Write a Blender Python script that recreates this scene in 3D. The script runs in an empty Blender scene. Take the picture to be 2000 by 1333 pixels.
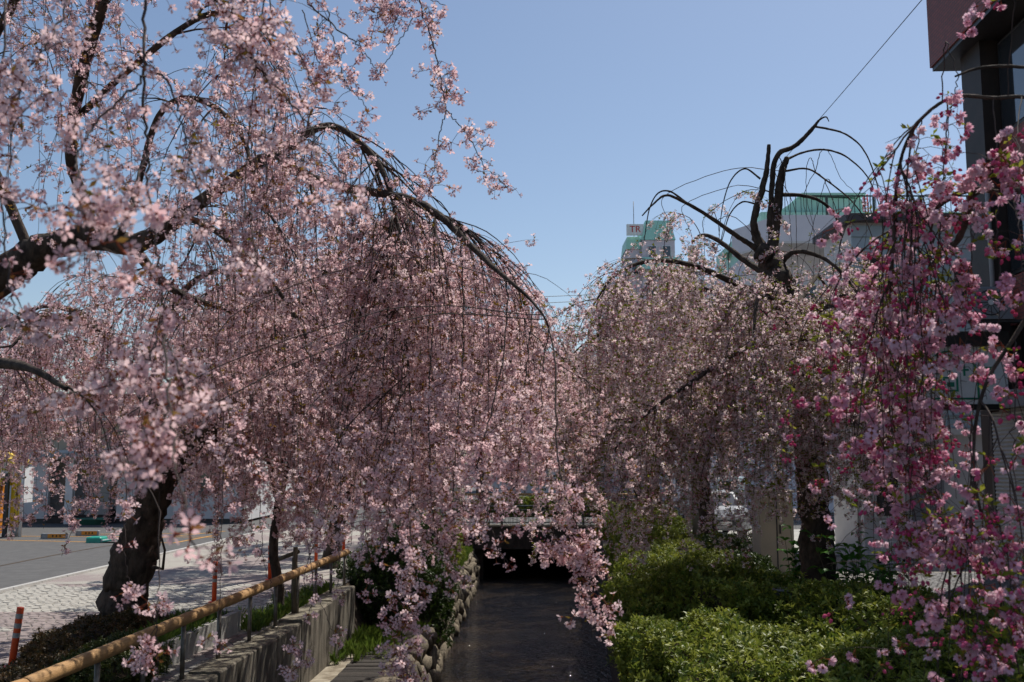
import bpy, math, random
import numpy as np
from mathutils import Matrix, Vector

# ------------------------------------------------------------------ camera, world, sun, exposure
scene = bpy.context.scene
COL = scene.collection
F = 1944.0                      # focal length of the 35 mm lens in photograph pixels (2000 wide)
HC = 2.4                        # eye height above the footpath
PITCH = math.atan((902 - 666.5) / F)

cam_data = bpy.data.cameras.new('camera')
cam_data.lens = 35.0; cam_data.sensor_width = 36.0
cam_data.clip_start = 0.05; cam_data.clip_end = 3000
cam_data.dof.use_dof = True; cam_data.dof.focus_distance = 12.0; cam_data.dof.aperture_fstop = 4.5
cam = bpy.data.objects.new('camera', cam_data); COL.objects.link(cam)
cam.location = (0, 0, HC); cam.rotation_euler = (math.pi / 2 + PITCH, 0, 0)
scene.camera = cam

SUN_AZ, SUN_EL = math.radians(38), math.radians(58)
world = bpy.data.worlds.new('World'); scene.world = world; world.use_nodes = True
wn = world.node_tree; bg = wn.nodes['Background']
sky = wn.nodes.new('ShaderNodeTexSky'); sky.sky_type = 'NISHITA'; sky.sun_disc = False
sky.sun_elevation = SUN_EL; sky.sun_rotation = SUN_AZ
sky.air_density = 1.0; sky.dust_density = 0.8; sky.ozone_density = 1.25; sky.altitude = 60
wn.links.new(sky.outputs[0], bg.inputs[0]); bg.inputs[1].default_value = 0.097
sun_data = bpy.data.lights.new('sun', 'SUN'); sun_data.energy = 4.6; sun_data.angle = math.radians(0.53)
sun_data.color = (1.0, 0.95, 0.87)
sun = bpy.data.objects.new('sun', sun_data); COL.objects.link(sun)
sdir = Vector((math.sin(SUN_AZ) * math.cos(SUN_EL), math.cos(SUN_AZ) * math.cos(SUN_EL), math.sin(SUN_EL)))
sun.rotation_euler = sdir.to_track_quat('Z', 'Y').to_euler(); sun.location = (20, 20, 40)
vs = scene.view_settings
scene.display_settings.display_device = 'sRGB'
vs.view_transform = 'Standard'; vs.look = 'None'; vs.gamma = 1.0; vs.exposure = 0.2; vs.use_curve_mapping = False
scene.cycles.use_denoising = True
scene.cycles.max_bounces = 8; scene.cycles.diffuse_bounces = 3; scene.cycles.glossy_bounces = 3
scene.cycles.transmission_bounces = 4; scene.cycles.transparent_max_bounces = 6
scene.cycles.caustics_reflective = False; scene.cycles.caustics_refractive = False

# ------------------------------------------------------------------ measuring helpers
def P(px, py, d):
    """a photograph pixel measured to be d metres ahead -> where that thing stands"""
    u = (px - 1000) / F; v = (666.5 - py) / F
    y = math.cos(PITCH) - v * math.sin(PITCH); z = math.sin(PITCH) + v * math.cos(PITCH)
    return np.array((u * d / y, d, HC + z * d / y))
def G(px, py, z=0.0):
    """a photograph pixel on the level z"""
    u = (px - 1000) / F; v = (666.5 - py) / F
    y = math.cos(PITCH) - v * math.sin(PITCH); zz = math.sin(PITCH) + v * math.cos(PITCH)
    s = (z - HC) / zz
    return np.array((u * s, y * s, z))
RNG = np.random.default_rng(7)
random.seed(7)

# ------------------------------------------------------------------ materials
MATS = {}
def new_mat(name):
    m = bpy.data.materials.new(name); m.use_nodes = True
    nt = m.node_tree; b = nt.nodes['Principled BSDF']
    MATS[name] = m
    return m, nt, b
def node(nt, t, **kw):
    n = nt.nodes.new(t)
    for k, v in kw.items():
        if k in n.inputs: n.inputs[k].default_value = v
        else: setattr(n, k, v)
    return n
def mat(name, c1, c2=None, rough=0.8, scale=6.0, bump=0.0, bscale=None, spec=0.3, metal=0.0, stretch=None, detail=6.0, contrast=(0.35, 0.65), obj_rand=0.0):
    """plain procedural surface: two colours mixed by noise, fine relief"""
    m, nt, b = new_mat(name)
    b.inputs['Roughness'].default_value = rough; b.inputs['Metallic'].default_value = metal
    b.inputs['Specular IOR Level'].default_value = spec
    tc = node(nt, 'ShaderNodeTexCoord'); vec = tc.outputs['Object']
    if stretch:
        mp = node(nt, 'ShaderNodeMapping'); mp.inputs['Scale'].default_value = stretch
        nt.links.new(vec, mp.inputs[0]); vec = mp.outputs[0]
    c2 = c2 or tuple(x * 0.75 for x in c1)
    nz = node(nt, 'ShaderNodeTexNoise', Scale=scale, Detail=detail, Roughness=0.6); nt.links.new(vec, nz.inputs['Vector'])
    rp = node(nt, 'ShaderNodeValToRGB'); rp.color_ramp.elements[0].position = contrast[0]; rp.color_ramp.elements[1].position = contrast[1]
    rp.color_ramp.elements[0].color = (*c1, 1); rp.color_ramp.elements[1].color = (*c2, 1)
    nt.links.new(nz.outputs['Fac'], rp.inputs[0]); out = rp.outputs[0]
    if obj_rand:
        oi = node(nt, 'ShaderNodeObjectInfo'); mr = node(nt, 'ShaderNodeMapRange')
        mr.inputs['To Min'].default_value = 1 - obj_rand; mr.inputs['To Max'].default_value = 1 + obj_rand
        nt.links.new(oi.outputs['Random'], mr.inputs['Value'])
        mx = node(nt, 'ShaderNodeVectorMath', operation='SCALE'); nt.links.new(out, mx.inputs[0]); nt.links.new(mr.outputs[0], mx.inputs['Scale']); out = mx.outputs[0]
    nt.links.new(out, b.inputs['Base Color'])
    if bump:
        n2 = node(nt, 'ShaderNodeTexNoise', Scale=bscale or scale * 4, Detail=5.0); nt.links.new(vec, n2.inputs['Vector'])
        bp = node(nt, 'ShaderNodeBump', Strength=bump, Distance=0.02); nt.links.new(n2.outputs['Fac'], bp.inputs['Height']); nt.links.new(bp.outputs[0], b.inputs['Normal'])
    return m
def petal_mat(name, ca, cb, trans=0.5, rough=0.6):
    """thin petal or leaf: diffuse and translucent, colour differs from cluster to cluster"""
    m, nt, b = new_mat(name); nt.nodes.remove(b)
    oi = node(nt, 'ShaderNodeObjectInfo'); rp = node(nt, 'ShaderNodeValToRGB')
    rp.color_ramp.elements[0].color = (*ca, 1); rp.color_ramp.elements[1].color = (*cb, 1)
    nt.links.new(oi.outputs['Random'], rp.inputs[0])
    df = node(nt, 'ShaderNodeBsdfDiffuse'); tr = node(nt, 'ShaderNodeBsdfTranslucent'); mx = node(nt, 'ShaderNodeMixShader', Fac=trans)
    nt.links.new(rp.outputs[0], df.inputs[0]); nt.links.new(rp.outputs[0], tr.inputs[0])
    nt.links.new(df.outputs[0], mx.inputs[1]); nt.links.new(tr.outputs[0], mx.inputs[2])
    nt.links.new(mx.outputs[0], nt.nodes['Material Output'].inputs[0])
    return m
def leaf_mat(name, ca, cb, trans=0.3, rough=0.45, spec=0.3):
    m, nt, b = new_mat(name)
    oi = node(nt, 'ShaderNodeObjectInfo'); rp = node(nt, 'ShaderNodeValToRGB')
    rp.color_ramp.elements[0].color = (*ca, 1); rp.color_ramp.elements[1].color = (*cb, 1)
    nt.links.new(oi.outputs['Random'], rp.inputs[0]); nt.links.new(rp.outputs[0], b.inputs['Base Color'])
    b.inputs['Roughness'].default_value = rough; b.inputs['Specular IOR Level'].default_value = spec
    tr = node(nt, 'ShaderNodeBsdfTranslucent'); mx = node(nt, 'ShaderNodeMixShader', Fac=trans); nt.links.new(rp.outputs[0], tr.inputs[0])
    nt.links.new(b.outputs[0], mx.inputs[1]); nt.links.new(tr.outputs[0], mx.inputs[2]); nt.links.new(mx.outputs[0], nt.nodes['Material Output'].inputs[0])
    return m

# ------------------------------------------------------------------ mesh builder and scene tree
ORIGIN = {}
def setp(o, label=None, cat=None, group=None, kind=None):
    if label: o['label'] = label
    if cat: o['category'] = cat
    if group: o['group'] = group
    if kind: o['kind'] = kind
    return o
def thing(name, loc, label, cat, group=None):
    o = bpy.data.objects.new(name, None); COL.objects.link(o); o.location = tuple(loc); o.empty_display_size = 0.2
    ORIGIN[o] = np.array(loc, float)
    return setp(o, label, cat, group)
def link(name, me, mats, parent=None, loc=None, rot=None, scale=None):
    """loc is in world metres; a child hangs from its parent's origin"""
    o = bpy.data.objects.new(name, me); COL.objects.link(o)
    if mats is not None and len(me.materials) == 0:
        for m in (mats if isinstance(mats, (list, tuple)) else [mats]): me.materials.append(MATS[m] if isinstance(m, str) else m)
    base = ORIGIN.get(parent, np.zeros(3)) if parent else np.zeros(3)
    if parent: o.parent = parent
    w = base if loc is None else np.array(loc, float)
    o.location = tuple(w - base); ORIGIN[o] = w
    if rot is not None: o.rotation_euler = rot
    if scale is not None: o.scale = scale
    return o
class MB:
    def __init__(s, M=None):
        s.v = []; s.f = []; s.m = []; s.sm = []; s.M = M
    def add(s, verts, faces, mi=0, smooth=False):
        b = len(s.v)
        for p in verts:
            p = Vector(p)
            s.v.append(tuple(s.M @ p) if s.M is not None else tuple(p))
        for f in faces: s.f.append([b + i for i in f]); s.m.append(mi); s.sm.append(smooth)
        return s
    def box(s, x0, x1, y0, y1, z0, z1, mi=0, bev=0.0):
        if bev <= 0:
            v = [(x0,y0,z0),(x1,y0,z0),(x1,y1,z0),(x0,y1,z0),(x0,y0,z1),(x1,y0,z1),(x1,y1,z1),(x0,y1,z1)]
            return s.add(v, [(0,3,2,1),(4,5,6,7),(0,1,5,4),(1,2,6,5),(2,3,7,6),(3,0,4,7)], mi)
        b = bev; v = []                                  # box with a chamfered top and chamfered uprights
        def ring(i, z): return [(x0+i+b,y0+i,z),(x1-i-b,y0+i,z),(x1-i,y0+i+b,z),(x1-i,y1-i-b,z),(x1-i-b,y1-i,z),(x0+i+b,y1-i,z),(x0+i,y1-i-b,z),(x0+i,y0+i+b,z)]
        v = ring(0, z0) + ring(0, z1 - b) + ring(b, z1)
        f = [tuple(range(7, -1, -1)), tuple(range(16, 24))]
        for k in range(2):
            for i in range(8): j = (i + 1) % 8; f.append((k*8+i, k*8+j, k*8+8+j, k*8+8+i))
        return s.add(v, f, mi)
    def tube(s, pts, rad, n=8, mi=0, caps=True, smooth=True):
        pts = [Vector(p) for p in pts]; k = len(pts)
        if not hasattr(rad, '__len__'): rad = [rad] * k
        v = []; ref = None
        for i, p in enumerate(pts):
            t = (pts[min(i+1, k-1)] - pts[max(i-1, 0)]).normalized()
            if ref is None:
                a = t.cross(Vector((0.13, 0.2, 1)) if abs(t.z) < 0.9 else Vector((1, 0.1, 0))).normalized()
            else:
                a = (ref - t * ref.dot(t)).normalized()
            ref = a; b = t.cross(a)
            for q in range(n):
                an = 2 * math.pi * q / n
                v.append(p + (a * math.cos(an) + b * math.sin(an)) * rad[i])
        f = []
        for i in range(k - 1):
            for q in range(n):
                r = (q + 1) % n; f.append((i*n+q, i*n+r, (i+1)*n+r, (i+1)*n+q))
        s.add(v, f, mi, smooth)
        if caps:
            b0 = len(s.v) - k * n
            s.f.append([b0 + q for q in range(n-1, -1, -1)]); s.m.append(mi); s.sm.append(False)
            s.f.append([b0 + (k-1)*n + q for q in range(n)]); s.m.append(mi); s.sm.append(False)
        return s
    def lathe(s, c, prof, n=20, mi=0, smooth=True):
        c = Vector(c); return s.tube([c + Vector((0, 0, z)) for r, z in prof], [r for r, z in prof], n, mi, True, smooth)
    def prism(s, poly, z0, z1, mi=0):
        n = len(poly); v = [(x, y, z0) for x, y in poly] + [(x, y, z1) for x, y in poly]
        return s.add(v, [tuple(range(n-1, -1, -1)), tuple(range(n, 2*n))] + [(i, (i+1) % n, n+(i+1) % n, n+i) for i in range(n)], mi)
    def mesh(s, name, origin=(0, 0, 0)):
        me = bpy.data.meshes.new(name); ox = np.array(origin, float)
        me.from_pydata([tuple(np.array(p) - ox) for p in s.v], [], s.f); me.update()
        me.polygons.foreach_set('material_index', s.m); me.polygons.foreach_set('use_smooth', s.sm)
        return me
    def build(s, name, mats, parent=None, loc=None):
        """all coordinates were given in world metres"""
        org = ORIGIN[parent] if parent is not None and loc is None else (np.array(loc, float) if loc is not None else np.zeros(3))
        return link(name, s.mesh(name, org), mats, parent, org)
def np_mesh(name, V, Fc, mi=None, smooth=True):
    """big mesh from numpy: V (n,3), Fc (m,3 or 4)"""
    me = bpy.data.meshes.new(name); k = Fc.shape[1]
    me.vertices.add(len(V)); me.vertices.foreach_set('co', np.ascontiguousarray(V, dtype=np.float32).ravel())
    me.loops.add(Fc.size); me.loops.foreach_set('vertex_index', np.ascontiguousarray(Fc, dtype=np.int32).ravel())
    me.polygons.add(len(Fc)); me.polygons.foreach_set('loop_start', np.arange(len(Fc), dtype=np.int32) * k)
    me.polygons.foreach_set('use_smooth', np.full(len(Fc), smooth))
    if mi is not None: me.polygons.foreach_set('material_index', np.asarray(mi, dtype=np.int32))
    me.update(calc_edges=True); return me
def rotz_frame(o, ang):
    return Matrix.Translation(Vector(o)) @ Matrix.Rotation(ang, 4, 'Z')
def text_mesh(s, size, name='lettering', extrude=0.004):
    cu = bpy.data.curves.new('t', 'FONT'); cu.body = s; cu.size = size; cu.align_x = 'CENTER'; cu.align_y = 'CENTER'; cu.extrude = extrude
    ob = bpy.data.objects.new('t', cu); COL.objects.link(ob)
    me = bpy.data.meshes.new_from_object(ob.evaluated_get(bpy.context.evaluated_depsgraph_get())); me.name = name
    bpy.data.objects.remove(ob); bpy.data.curves.remove(cu); me.materials.clear()
    return me

# ------------------------------------------------------------------ scatter by geometry nodes (uncountable blossoms and leaves)
PROTO = {}
def proto(name, mb, mats):
    me = mb.mesh(name)
    for m in mats: me.materials.append(MATS[m])
    PROTO[name] = me; return me
NG = {}
def scatter_group(keys):
    if keys in NG: return NG[keys]
    ng = bpy.data.node_groups.new('scatter', 'GeometryNodeTree')
    ng.interface.new_socket('Geometry', in_out='INPUT', socket_type='NodeSocketGeometry'); ng.interface.new_socket('Geometry', in_out='OUTPUT', socket_type='NodeSocketGeometry')
    gi = ng.nodes.new('NodeGroupInput'); go = ng.nodes.new('NodeGroupOutput')
    iop = ng.nodes.new('GeometryNodeInstanceOnPoints'); m2p = ng.nodes.new('GeometryNodeMeshToPoints')
    ng.links.new(gi.outputs[0], m2p.inputs['Mesh']); ng.links.new(m2p.outputs[0], iop.inputs['Points'])
    jn = ng.nodes.new('GeometryNodeJoinGeometry')
    for k in reversed(keys):
        ob = bpy.data.objects.get('proto_' + k) or bpy.data.objects.new('proto_' + k, PROTO[k])
        oi = ng.nodes.new('GeometryNodeObjectInfo'); oi.inputs['Object'].default_value = ob; oi.inputs['As Instance'].default_value = False
        g2 = ng.nodes.new('GeometryNodeGeometryToInstance'); ng.links.new(oi.outputs['Geometry'], g2.inputs[0]); ng.links.new(g2.outputs[0], jn.inputs[0])
    ng.links.new(jn.outputs[0], iop.inputs['Instance']); iop.inputs['Pick Instance'].default_value = True
    def attr(nm, ty, sock):
        a = ng.nodes.new('GeometryNodeInputNamedAttribute'); a.data_type = ty; a.inputs['Name'].default_value = nm
        ng.links.new(a.outputs['Attribute'], sock)
    attr('rot', 'FLOAT_VECTOR', iop.inputs['Rotation']); attr('scl', 'FLOAT', iop.inputs['Scale']); attr('idx', 'INT', iop.inputs['Instance Index'])
    ng.links.new(iop.outputs[0], go.inputs[0]); NG[keys] = ng; return ng
def scatter(name, pts, rot, scl, idx, keys, parent, kind='stuff'):
    me = bpy.data.meshes.new(name); pts = np.asarray(pts, np.float32) - ORIGIN[parent].astype(np.float32)
    me.vertices.add(len(pts)); me.vertices.foreach_set('co', np.ascontiguousarray(pts, np.float32).ravel())
    a = me.attributes.new('rot', 'FLOAT_VECTOR', 'POINT'); a.data.foreach_set('vector', np.ascontiguousarray(rot, np.float32).ravel())
    a = me.attributes.new('scl', 'FLOAT', 'POINT'); a.data.foreach_set('value', np.ascontiguousarray(scl, np.float32))
    a = me.attributes.new('idx', 'INT', 'POINT'); a.data.foreach_set('value', np.ascontiguousarray(idx, np.int32))
    o = link(name, me, None, parent); o['kind'] = kind
    md = o.modifiers.new('scatter', 'NODES'); md.node_group = scatter_group(tuple(keys)); return o
# ------------------------------------------------------------------ material palette
mat('asphalt', (0.085,0.083,0.083), (0.12,0.118,0.115), 0.9, 3.0, 0.5, 120, contrast=(0.3,0.7))
mat('paver_white', (0.38,0.36,0.315), (0.31,0.295,0.265), 0.85, 9, 0.25, 40, obj_rand=0.10)
mat('paver_pink', (0.30,0.245,0.23), (0.24,0.20,0.19), 0.85, 9, 0.25, 40, obj_rand=0.12)
mat('paver_grey', (0.17,0.165,0.165), (0.12,0.12,0.12), 0.85, 9, 0.25, 40, obj_rand=0.12)
mat('joint', (0.23,0.215,0.19), (0.17,0.16,0.14), 0.95, 8, 0.3, 60)
mat('kerb', (0.46,0.45,0.43), (0.36,0.35,0.33), 0.85, 7, 0.3, 50)
mat('paint_orange', (0.62,0.30,0.05), (0.42,0.22,0.06), 0.75, 14)
mat('tar', (0.05,0.04,0.032), (0.10,0.065,0.04), 0.9, 5)
mat('soil', (0.07,0.05,0.033), (0.035,0.026,0.018), 0.95, 7, 0.9, 30)
mat('concrete_old', (0.24,0.21,0.165), (0.07,0.06,0.045), 0.92, 2.2, 0.6, 30, stretch=(2.5,2.5,0.5), contrast=(0.32,0.62))
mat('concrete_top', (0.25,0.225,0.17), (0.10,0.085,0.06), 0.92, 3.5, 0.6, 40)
mat('concrete_strip', (0.36,0.32,0.25), (0.16,0.13,0.09), 0.92, 5, 0.5, 50)
mat('concrete_pale', (0.40,0.39,0.36), (0.28,0.27,0.25), 0.9, 3, 0.3, 40)
mat('stone', (0.23,0.19,0.135), (0.10,0.082,0.058), 0.9, 9, 0.9, 26, obj_rand=0.25)
mat('mortar', (0.10,0.085,0.06), (0.05,0.042,0.03), 0.95, 6, 0.6, 40)
mat('deck_wood', (0.052,0.044,0.037), (0.026,0.022,0.019), 0.85, 4, 0.5, 20, stretch=(1,9,9), obj_rand=0.3)
mat('rail_wood', (0.46,0.275,0.12), (0.30,0.165,0.065), 0.62, 5, 0.35, 30, stretch=(9,1.2,9), contrast=(0.3,0.7))
mat('steel_old', (0.20,0.18,0.15), (0.11,0.09,0.07), 0.5, 14, metal=0.5, spec=0.5)
mat('bark', (0.095,0.070,0.054), (0.026,0.019,0.015), 0.95, 6, 1.0, 22, stretch=(1.6,1.6,.8))
mat('twig', (0.080,0.055,0.046), (0.042,0.030,0.026), 0.85, 12)
mat('twig_grey', (0.13,0.11,0.095), (0.07,0.055,0.045), 0.85, 30)
mat('stake_wood', (0.16,0.13,0.09), (0.09,0.07,0.05), 0.9, 5, 0.5, 30, stretch=(8,8,1))
mat('post_orange', (0.62,0.085,0.022), (0.52,0.07,0.02), 0.5, 9)
mat('post_band', (0.30,0.30,0.30), (0.22,0.22,0.22), 0.35, 20, spec=0.5)
mat('white_wall', (0.66,0.66,0.66), (0.58,0.58,0.58), 0.85, 1.2, 0.15, 20)
mat('wall_beige', (0.50,0.44,0.35), (0.42,0.37,0.29), 0.85, 1.5)
mat('white_paint', (0.78,0.78,0.77), (0.7,0.7,0.69), 0.5, 4)
mat('grey_metal', (0.28,0.29,0.31), (0.22,0.23,0.25), 0.45, 3, spec=0.5)
mat('dark_metal', (0.045,0.045,0.048), (0.03,0.03,0.032), 0.45, 8, spec=0.5)
mat('dark_brown', (0.040,0.028,0.024), (0.026,0.019,0.017), 0.6, 3, spec=0.4)
mat('yellow', (0.86,0.58,0.02), (0.80,0.52,0.018), 0.4, 5, spec=0.5)
mat('yellow_orange', (0.75,0.28,0.015), (0.68,0.24,0.012), 0.4, 5, spec=0.5)
mat('yellow_pale', (0.62,0.52,0.12), (0.55,0.45,0.1), 0.5, 5)
mat('red', (0.60,0.03,0.02), None, 0.5, 5)
mat('black', (0.012,0.012,0.012), None, 0.5, 5)
mat('green_teal', (0.02,0.34,0.25), (0.015,0.27,0.2), 0.4, 6, spec=0.5)
mat('green_sign', (0.04,0.28,0.17), None, 0.5, 5)
mat('mint', (0.40,0.70,0.58), (0.36,0.64,0.53), 0.5, 1.0, spec=0.4)
mat('lavender_wall', (0.70,0.70,0.75), (0.63,0.63,0.69), 0.85, 0.7)
mat('pink_wall', (0.64,0.56,0.60), (0.58,0.51,0.55), 0.85, 0.5)
mat('siding', (0.48,0.60,0.65), (0.42,0.54,0.59), 0.7, 1.2, obj_rand=0.06)
mat('roof_red', (0.13,0.045,0.035), (0.09,0.03,0.025), 0.8, 3)
mat('roof_grey', (0.12,0.125,0.14), (0.09,0.09,0.1), 0.8, 3)
mat('shutter', (0.40,0.40,0.39), (0.33,0.33,0.32), 0.5, 2, spec=0.4)
mat('lamp_grey', (0.16,0.16,0.165), (0.11,0.11,0.115), 0.5, 20, spec=0.5)
mat('rail_green', (0.06,0.085,0.075), (0.04,0.055,0.05), 0.5, 10, spec=0.5)
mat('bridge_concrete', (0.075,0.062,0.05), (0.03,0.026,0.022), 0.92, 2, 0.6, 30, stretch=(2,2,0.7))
mat('car_paint', (0.42,0.44,0.47), None, 0.25, 2, spec=0.6)
mat('rubber', (0.015,0.015,0.015), None, 0.8, 9)
mat('plastic_box', (0.06,0.22,0.17), None, 0.5, 5)
def glass_mat(name, col, rough=0.06):
    m, nt, b = new_mat(name); b.inputs['Base Color'].default_value = (*col, 1); b.inputs['Roughness'].default_value = rough
    b.inputs['Specular IOR Level'].default_value = 0.9; b.inputs['Metallic'].default_value = 0.0
    b.inputs['Coat Weight'].default_value = 0.6; b.inputs['Coat Roughness'].default_value = 0.03
glass_mat('pane', (0.025,0.03,0.036))
def brick_mat():
    m, nt, b = new_mat('brick_red'); tc = node(nt, 'ShaderNodeTexCoord'); mp = node(nt, 'ShaderNodeMapping')
    sx = node(nt, 'ShaderNodeSeparateXYZ'); cb = node(nt, 'ShaderNodeCombineXYZ'); ad = node(nt, 'ShaderNodeMath', operation='ADD')
    nt.links.new(tc.outputs['Object'], sx.inputs[0]); nt.links.new(sx.outputs[0], ad.inputs[0]); nt.links.new(sx.outputs[1], ad.inputs[1])
    nt.links.new(ad.outputs[0], cb.inputs[0]); nt.links.new(sx.outputs[2], cb.inputs[1])
    br = node(nt, 'ShaderNodeTexBrick', Scale=1.0); br.inputs['Brick Width'].default_value = 0.23; br.inputs['Row Height'].default_value = 0.075
    br.inputs['Mortar Size'].default_value = 0.008; br.inputs['Color1'].default_value = (0.27,0.062,0.046,1); br.inputs['Color2'].default_value = (0.20,0.048,0.038,1); br.inputs['Mortar'].default_value = (0.07,0.04,0.035,1)
    nt.links.new(cb.outputs[0], br.inputs['Vector']); nt.links.new(br.outputs['Color'], b.inputs['Base Color']); b.inputs['Roughness'].default_value = 0.6
brick_mat()
def water_mat():
    m, nt, b = new_mat('water'); b.inputs['Base Color'].default_value = (0.020,0.012,0.007,1); b.inputs['Roughness'].default_value = 0.02; b.inputs['IOR'].default_value = 1.33; b.inputs['Specular IOR Level'].default_value = 1.0
    tc = node(nt, 'ShaderNodeTexCoord'); mp = node(nt, 'ShaderNodeMapping'); mp.inputs['Scale'].default_value = (1.0, 1.5, 1)
    nz = node(nt, 'ShaderNodeTexNoise', Scale=8.0, Detail=3.0, Roughness=0.5); n2 = node(nt, 'ShaderNodeTexNoise', Scale=0.7, Detail=3.0)
    rp = node(nt, 'ShaderNodeValToRGB'); rp.color_ramp.elements[0].color = (0.007,0.0065,0.006,1); rp.color_ramp.elements[1].color = (0.030,0.021,0.013,1); rp.color_ramp.elements[0].position = 0.35; rp.color_ramp.elements[1].position = 0.65
    nt.links.new(tc.outputs['Object'], mp.inputs[0]); nt.links.new(mp.outputs[0], nz.inputs['Vector']); nt.links.new(tc.outputs['Object'], n2.inputs['Vector'])
    nt.links.new(n2.outputs['Fac'], rp.inputs[0]); nt.links.new(rp.outputs[0], b.inputs['Base Color'])
    bp = node(nt, 'ShaderNodeBump', Strength=1.0, Distance=0.13); nt.links.new(nz.outputs['Fac'], bp.inputs['Height']); nt.links.new(bp.outputs[0], b.inputs['Normal'])
water_mat()
petal_mat('petal_pale', (0.82,0.54,0.56), (0.87,0.68,0.685), 0.55)
petal_mat('petal_white', (0.84,0.62,0.64), (0.88,0.75,0.75), 0.58)
petal_mat('petal_rose', (0.78,0.40,0.52), (0.86,0.68,0.74), 0.45)
petal_mat('bud_rose', (0.55,0.06,0.16), (0.68,0.15,0.28), 0.2)
petal_mat('bud_pink', (0.75,0.22,0.33), (0.80,0.40,0.48), 0.3)
petal_mat('calyx', (0.26,0.060,0.045), (0.34,0.12,0.06), 0.2)
petal_mat('bronze_leaf', (0.30,0.13,0.05), (0.22,0.17,0.03), 0.4)
petal_mat('young_leaf', (0.16,0.20,0.025), (0.28,0.27,0.04), 0.45)
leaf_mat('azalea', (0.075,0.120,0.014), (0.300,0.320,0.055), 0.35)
leaf_mat('azalea_dark', (0.035,0.058,0.014), (0.105,0.115,0.026), 0.25)
leaf_mat('azalea_rust', (0.040,0.042,0.014), (0.150,0.085,0.030), 0.25)
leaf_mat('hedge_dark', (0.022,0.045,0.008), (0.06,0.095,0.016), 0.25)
leaf_mat('bright_leaf', (0.05,0.18,0.02), (0.10,0.28,0.032), 0.4)
leaf_mat('grass', (0.075,0.13,0.02), (0.16,0.22,0.035), 0.35)
leaf_mat('hedge_yellow', (0.13,0.17,0.02), (0.22,0.26,0.03), 0.3)

# ------------------------------------------------------------------ blossom and leaf shapes that are scattered
def petal(mb, c, e, s, n, R, mi, cup=0.3, wid=0.31, base=0.12):
    c = np.array(c)
    b0 = c + e * R * base; l = c + e * R * 0.62 - s * R * wid + n * R * cup * 0.55; r = c + e * R * 0.62 + s * R * wid + n * R * cup * 0.55
    tl = c + e * R * 0.98 - s * R * 0.17 + n * R * cup; tr = c + e * R * 0.98 + s * R * 0.17 + n * R * cup; nt_ = c + e * R * 0.87 + n * R * cup * 0.8
    mb.add([b0, l, tl, nt_, tr, r], [(0, 2, 1), (0, 3, 2), (0, 4, 3), (0, 5, 4)], mi, True)
def unit(v): v = np.array(v, float); return v / (np.linalg.norm(v) + 1e-9)
def perp(n):
    a = unit(np.cross(n, (0.3, 0.9, 0.2) if abs(n[1]) < 0.8 else (1, 0, 0))); return a, np.cross(n, a)
def flower(mb, c, n, R, mi, rng, np_=5, cup=0.35):
    a, b = perp(n); ph = rng.uniform(0, 6.28)
    for k in range(np_):
        an = ph + k * 2 * math.pi / np_ + rng.uniform(-.12, .12); e = a * math.cos(an) + b * math.sin(an); s = -a * math.sin(an) + b * math.cos(an)
        petal(mb, c, e, s, n, R * rng.uniform(.9, 1.08), mi, cup + rng.uniform(-.15, .2))
def thin(mb, p, q, r, mi):
    mb.tube([p, q], [r, r * .8], 3, mi, caps=False, smooth=False)
def leaflet(mb, p, d, L, W, mi, rng):
    d = unit(d); s, t = perp(d); an = rng.uniform(0, 6.28); s2 = s * math.cos(an) + t * math.sin(an); n2 = np.cross(d, s2); p = np.array(p)
    m = p + d * L * .5 - n2 * L * .1
    mb.add([p, m - s2 * W, p + d * L, m + s2 * W, p + d * L * .5], [(0, 4, 1), (1, 4, 2), (2, 4, 3), (3, 4, 0)], mi, True)
def cluster_single(seed, nf, R=0.0205, leaves=1, far=False):
    rng = np.random.default_rng(seed); mb = MB()
    for k in range(nf):
        d = unit((rng.normal(), rng.normal(), rng.normal() * .7 - .55)); L = rng.uniform(.022, .048); q = d * L
        if not far: thin(mb, (0, 0, 0), q, .0011, 1)
        if rng.random() < .13:
            mb.tube([q, q + d * .006, q + d * .014, q + d * .019], [.002, .006, .005, .001], 5, 3)
            continue
        n = unit(d + rng.normal(size=3) * .35); c = q + n * .006
        mb.tube([q - n * .004, c], [.0018, .0042], 4, 1, False)
        flower(mb, c, n, R * rng.uniform(.88, 1.12), 0, rng, cup=rng.uniform(.15, .6))
    for k in range(leaves):
        d = unit((rng.normal(), rng.normal(), rng.normal() * .5)); leaflet(mb, (0, 0, 0), d, rng.uniform(.018, .034), .006, 2, rng)
    return mb
def cluster_double(seed, nf):
    rng = np.random.default_rng(seed); mb = MB()
    for k in range(nf):
        d = unit((rng.normal() * .8, rng.normal() * .8, rng.normal() * .4 - .75)); L = rng.uniform(.025, .05); q = d * L
        thin(mb, (0, 0, 0), q, .0013, 1); n = unit(d + rng.normal(size=3) * .3)
        mb.tube([q - n * .004, q + n * .006], [.002, .006], 5, 1, False)
        for w, (np_, R, cup) in enumerate([(6, .023, .25), (6, .020, .8), (5, .014, 1.3), (4, .009, 1.8)]):
            flower(mb, q + n * .006, n, R * rng.uniform(.9, 1.1), 0, rng, np_, cup)
    return mb
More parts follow.
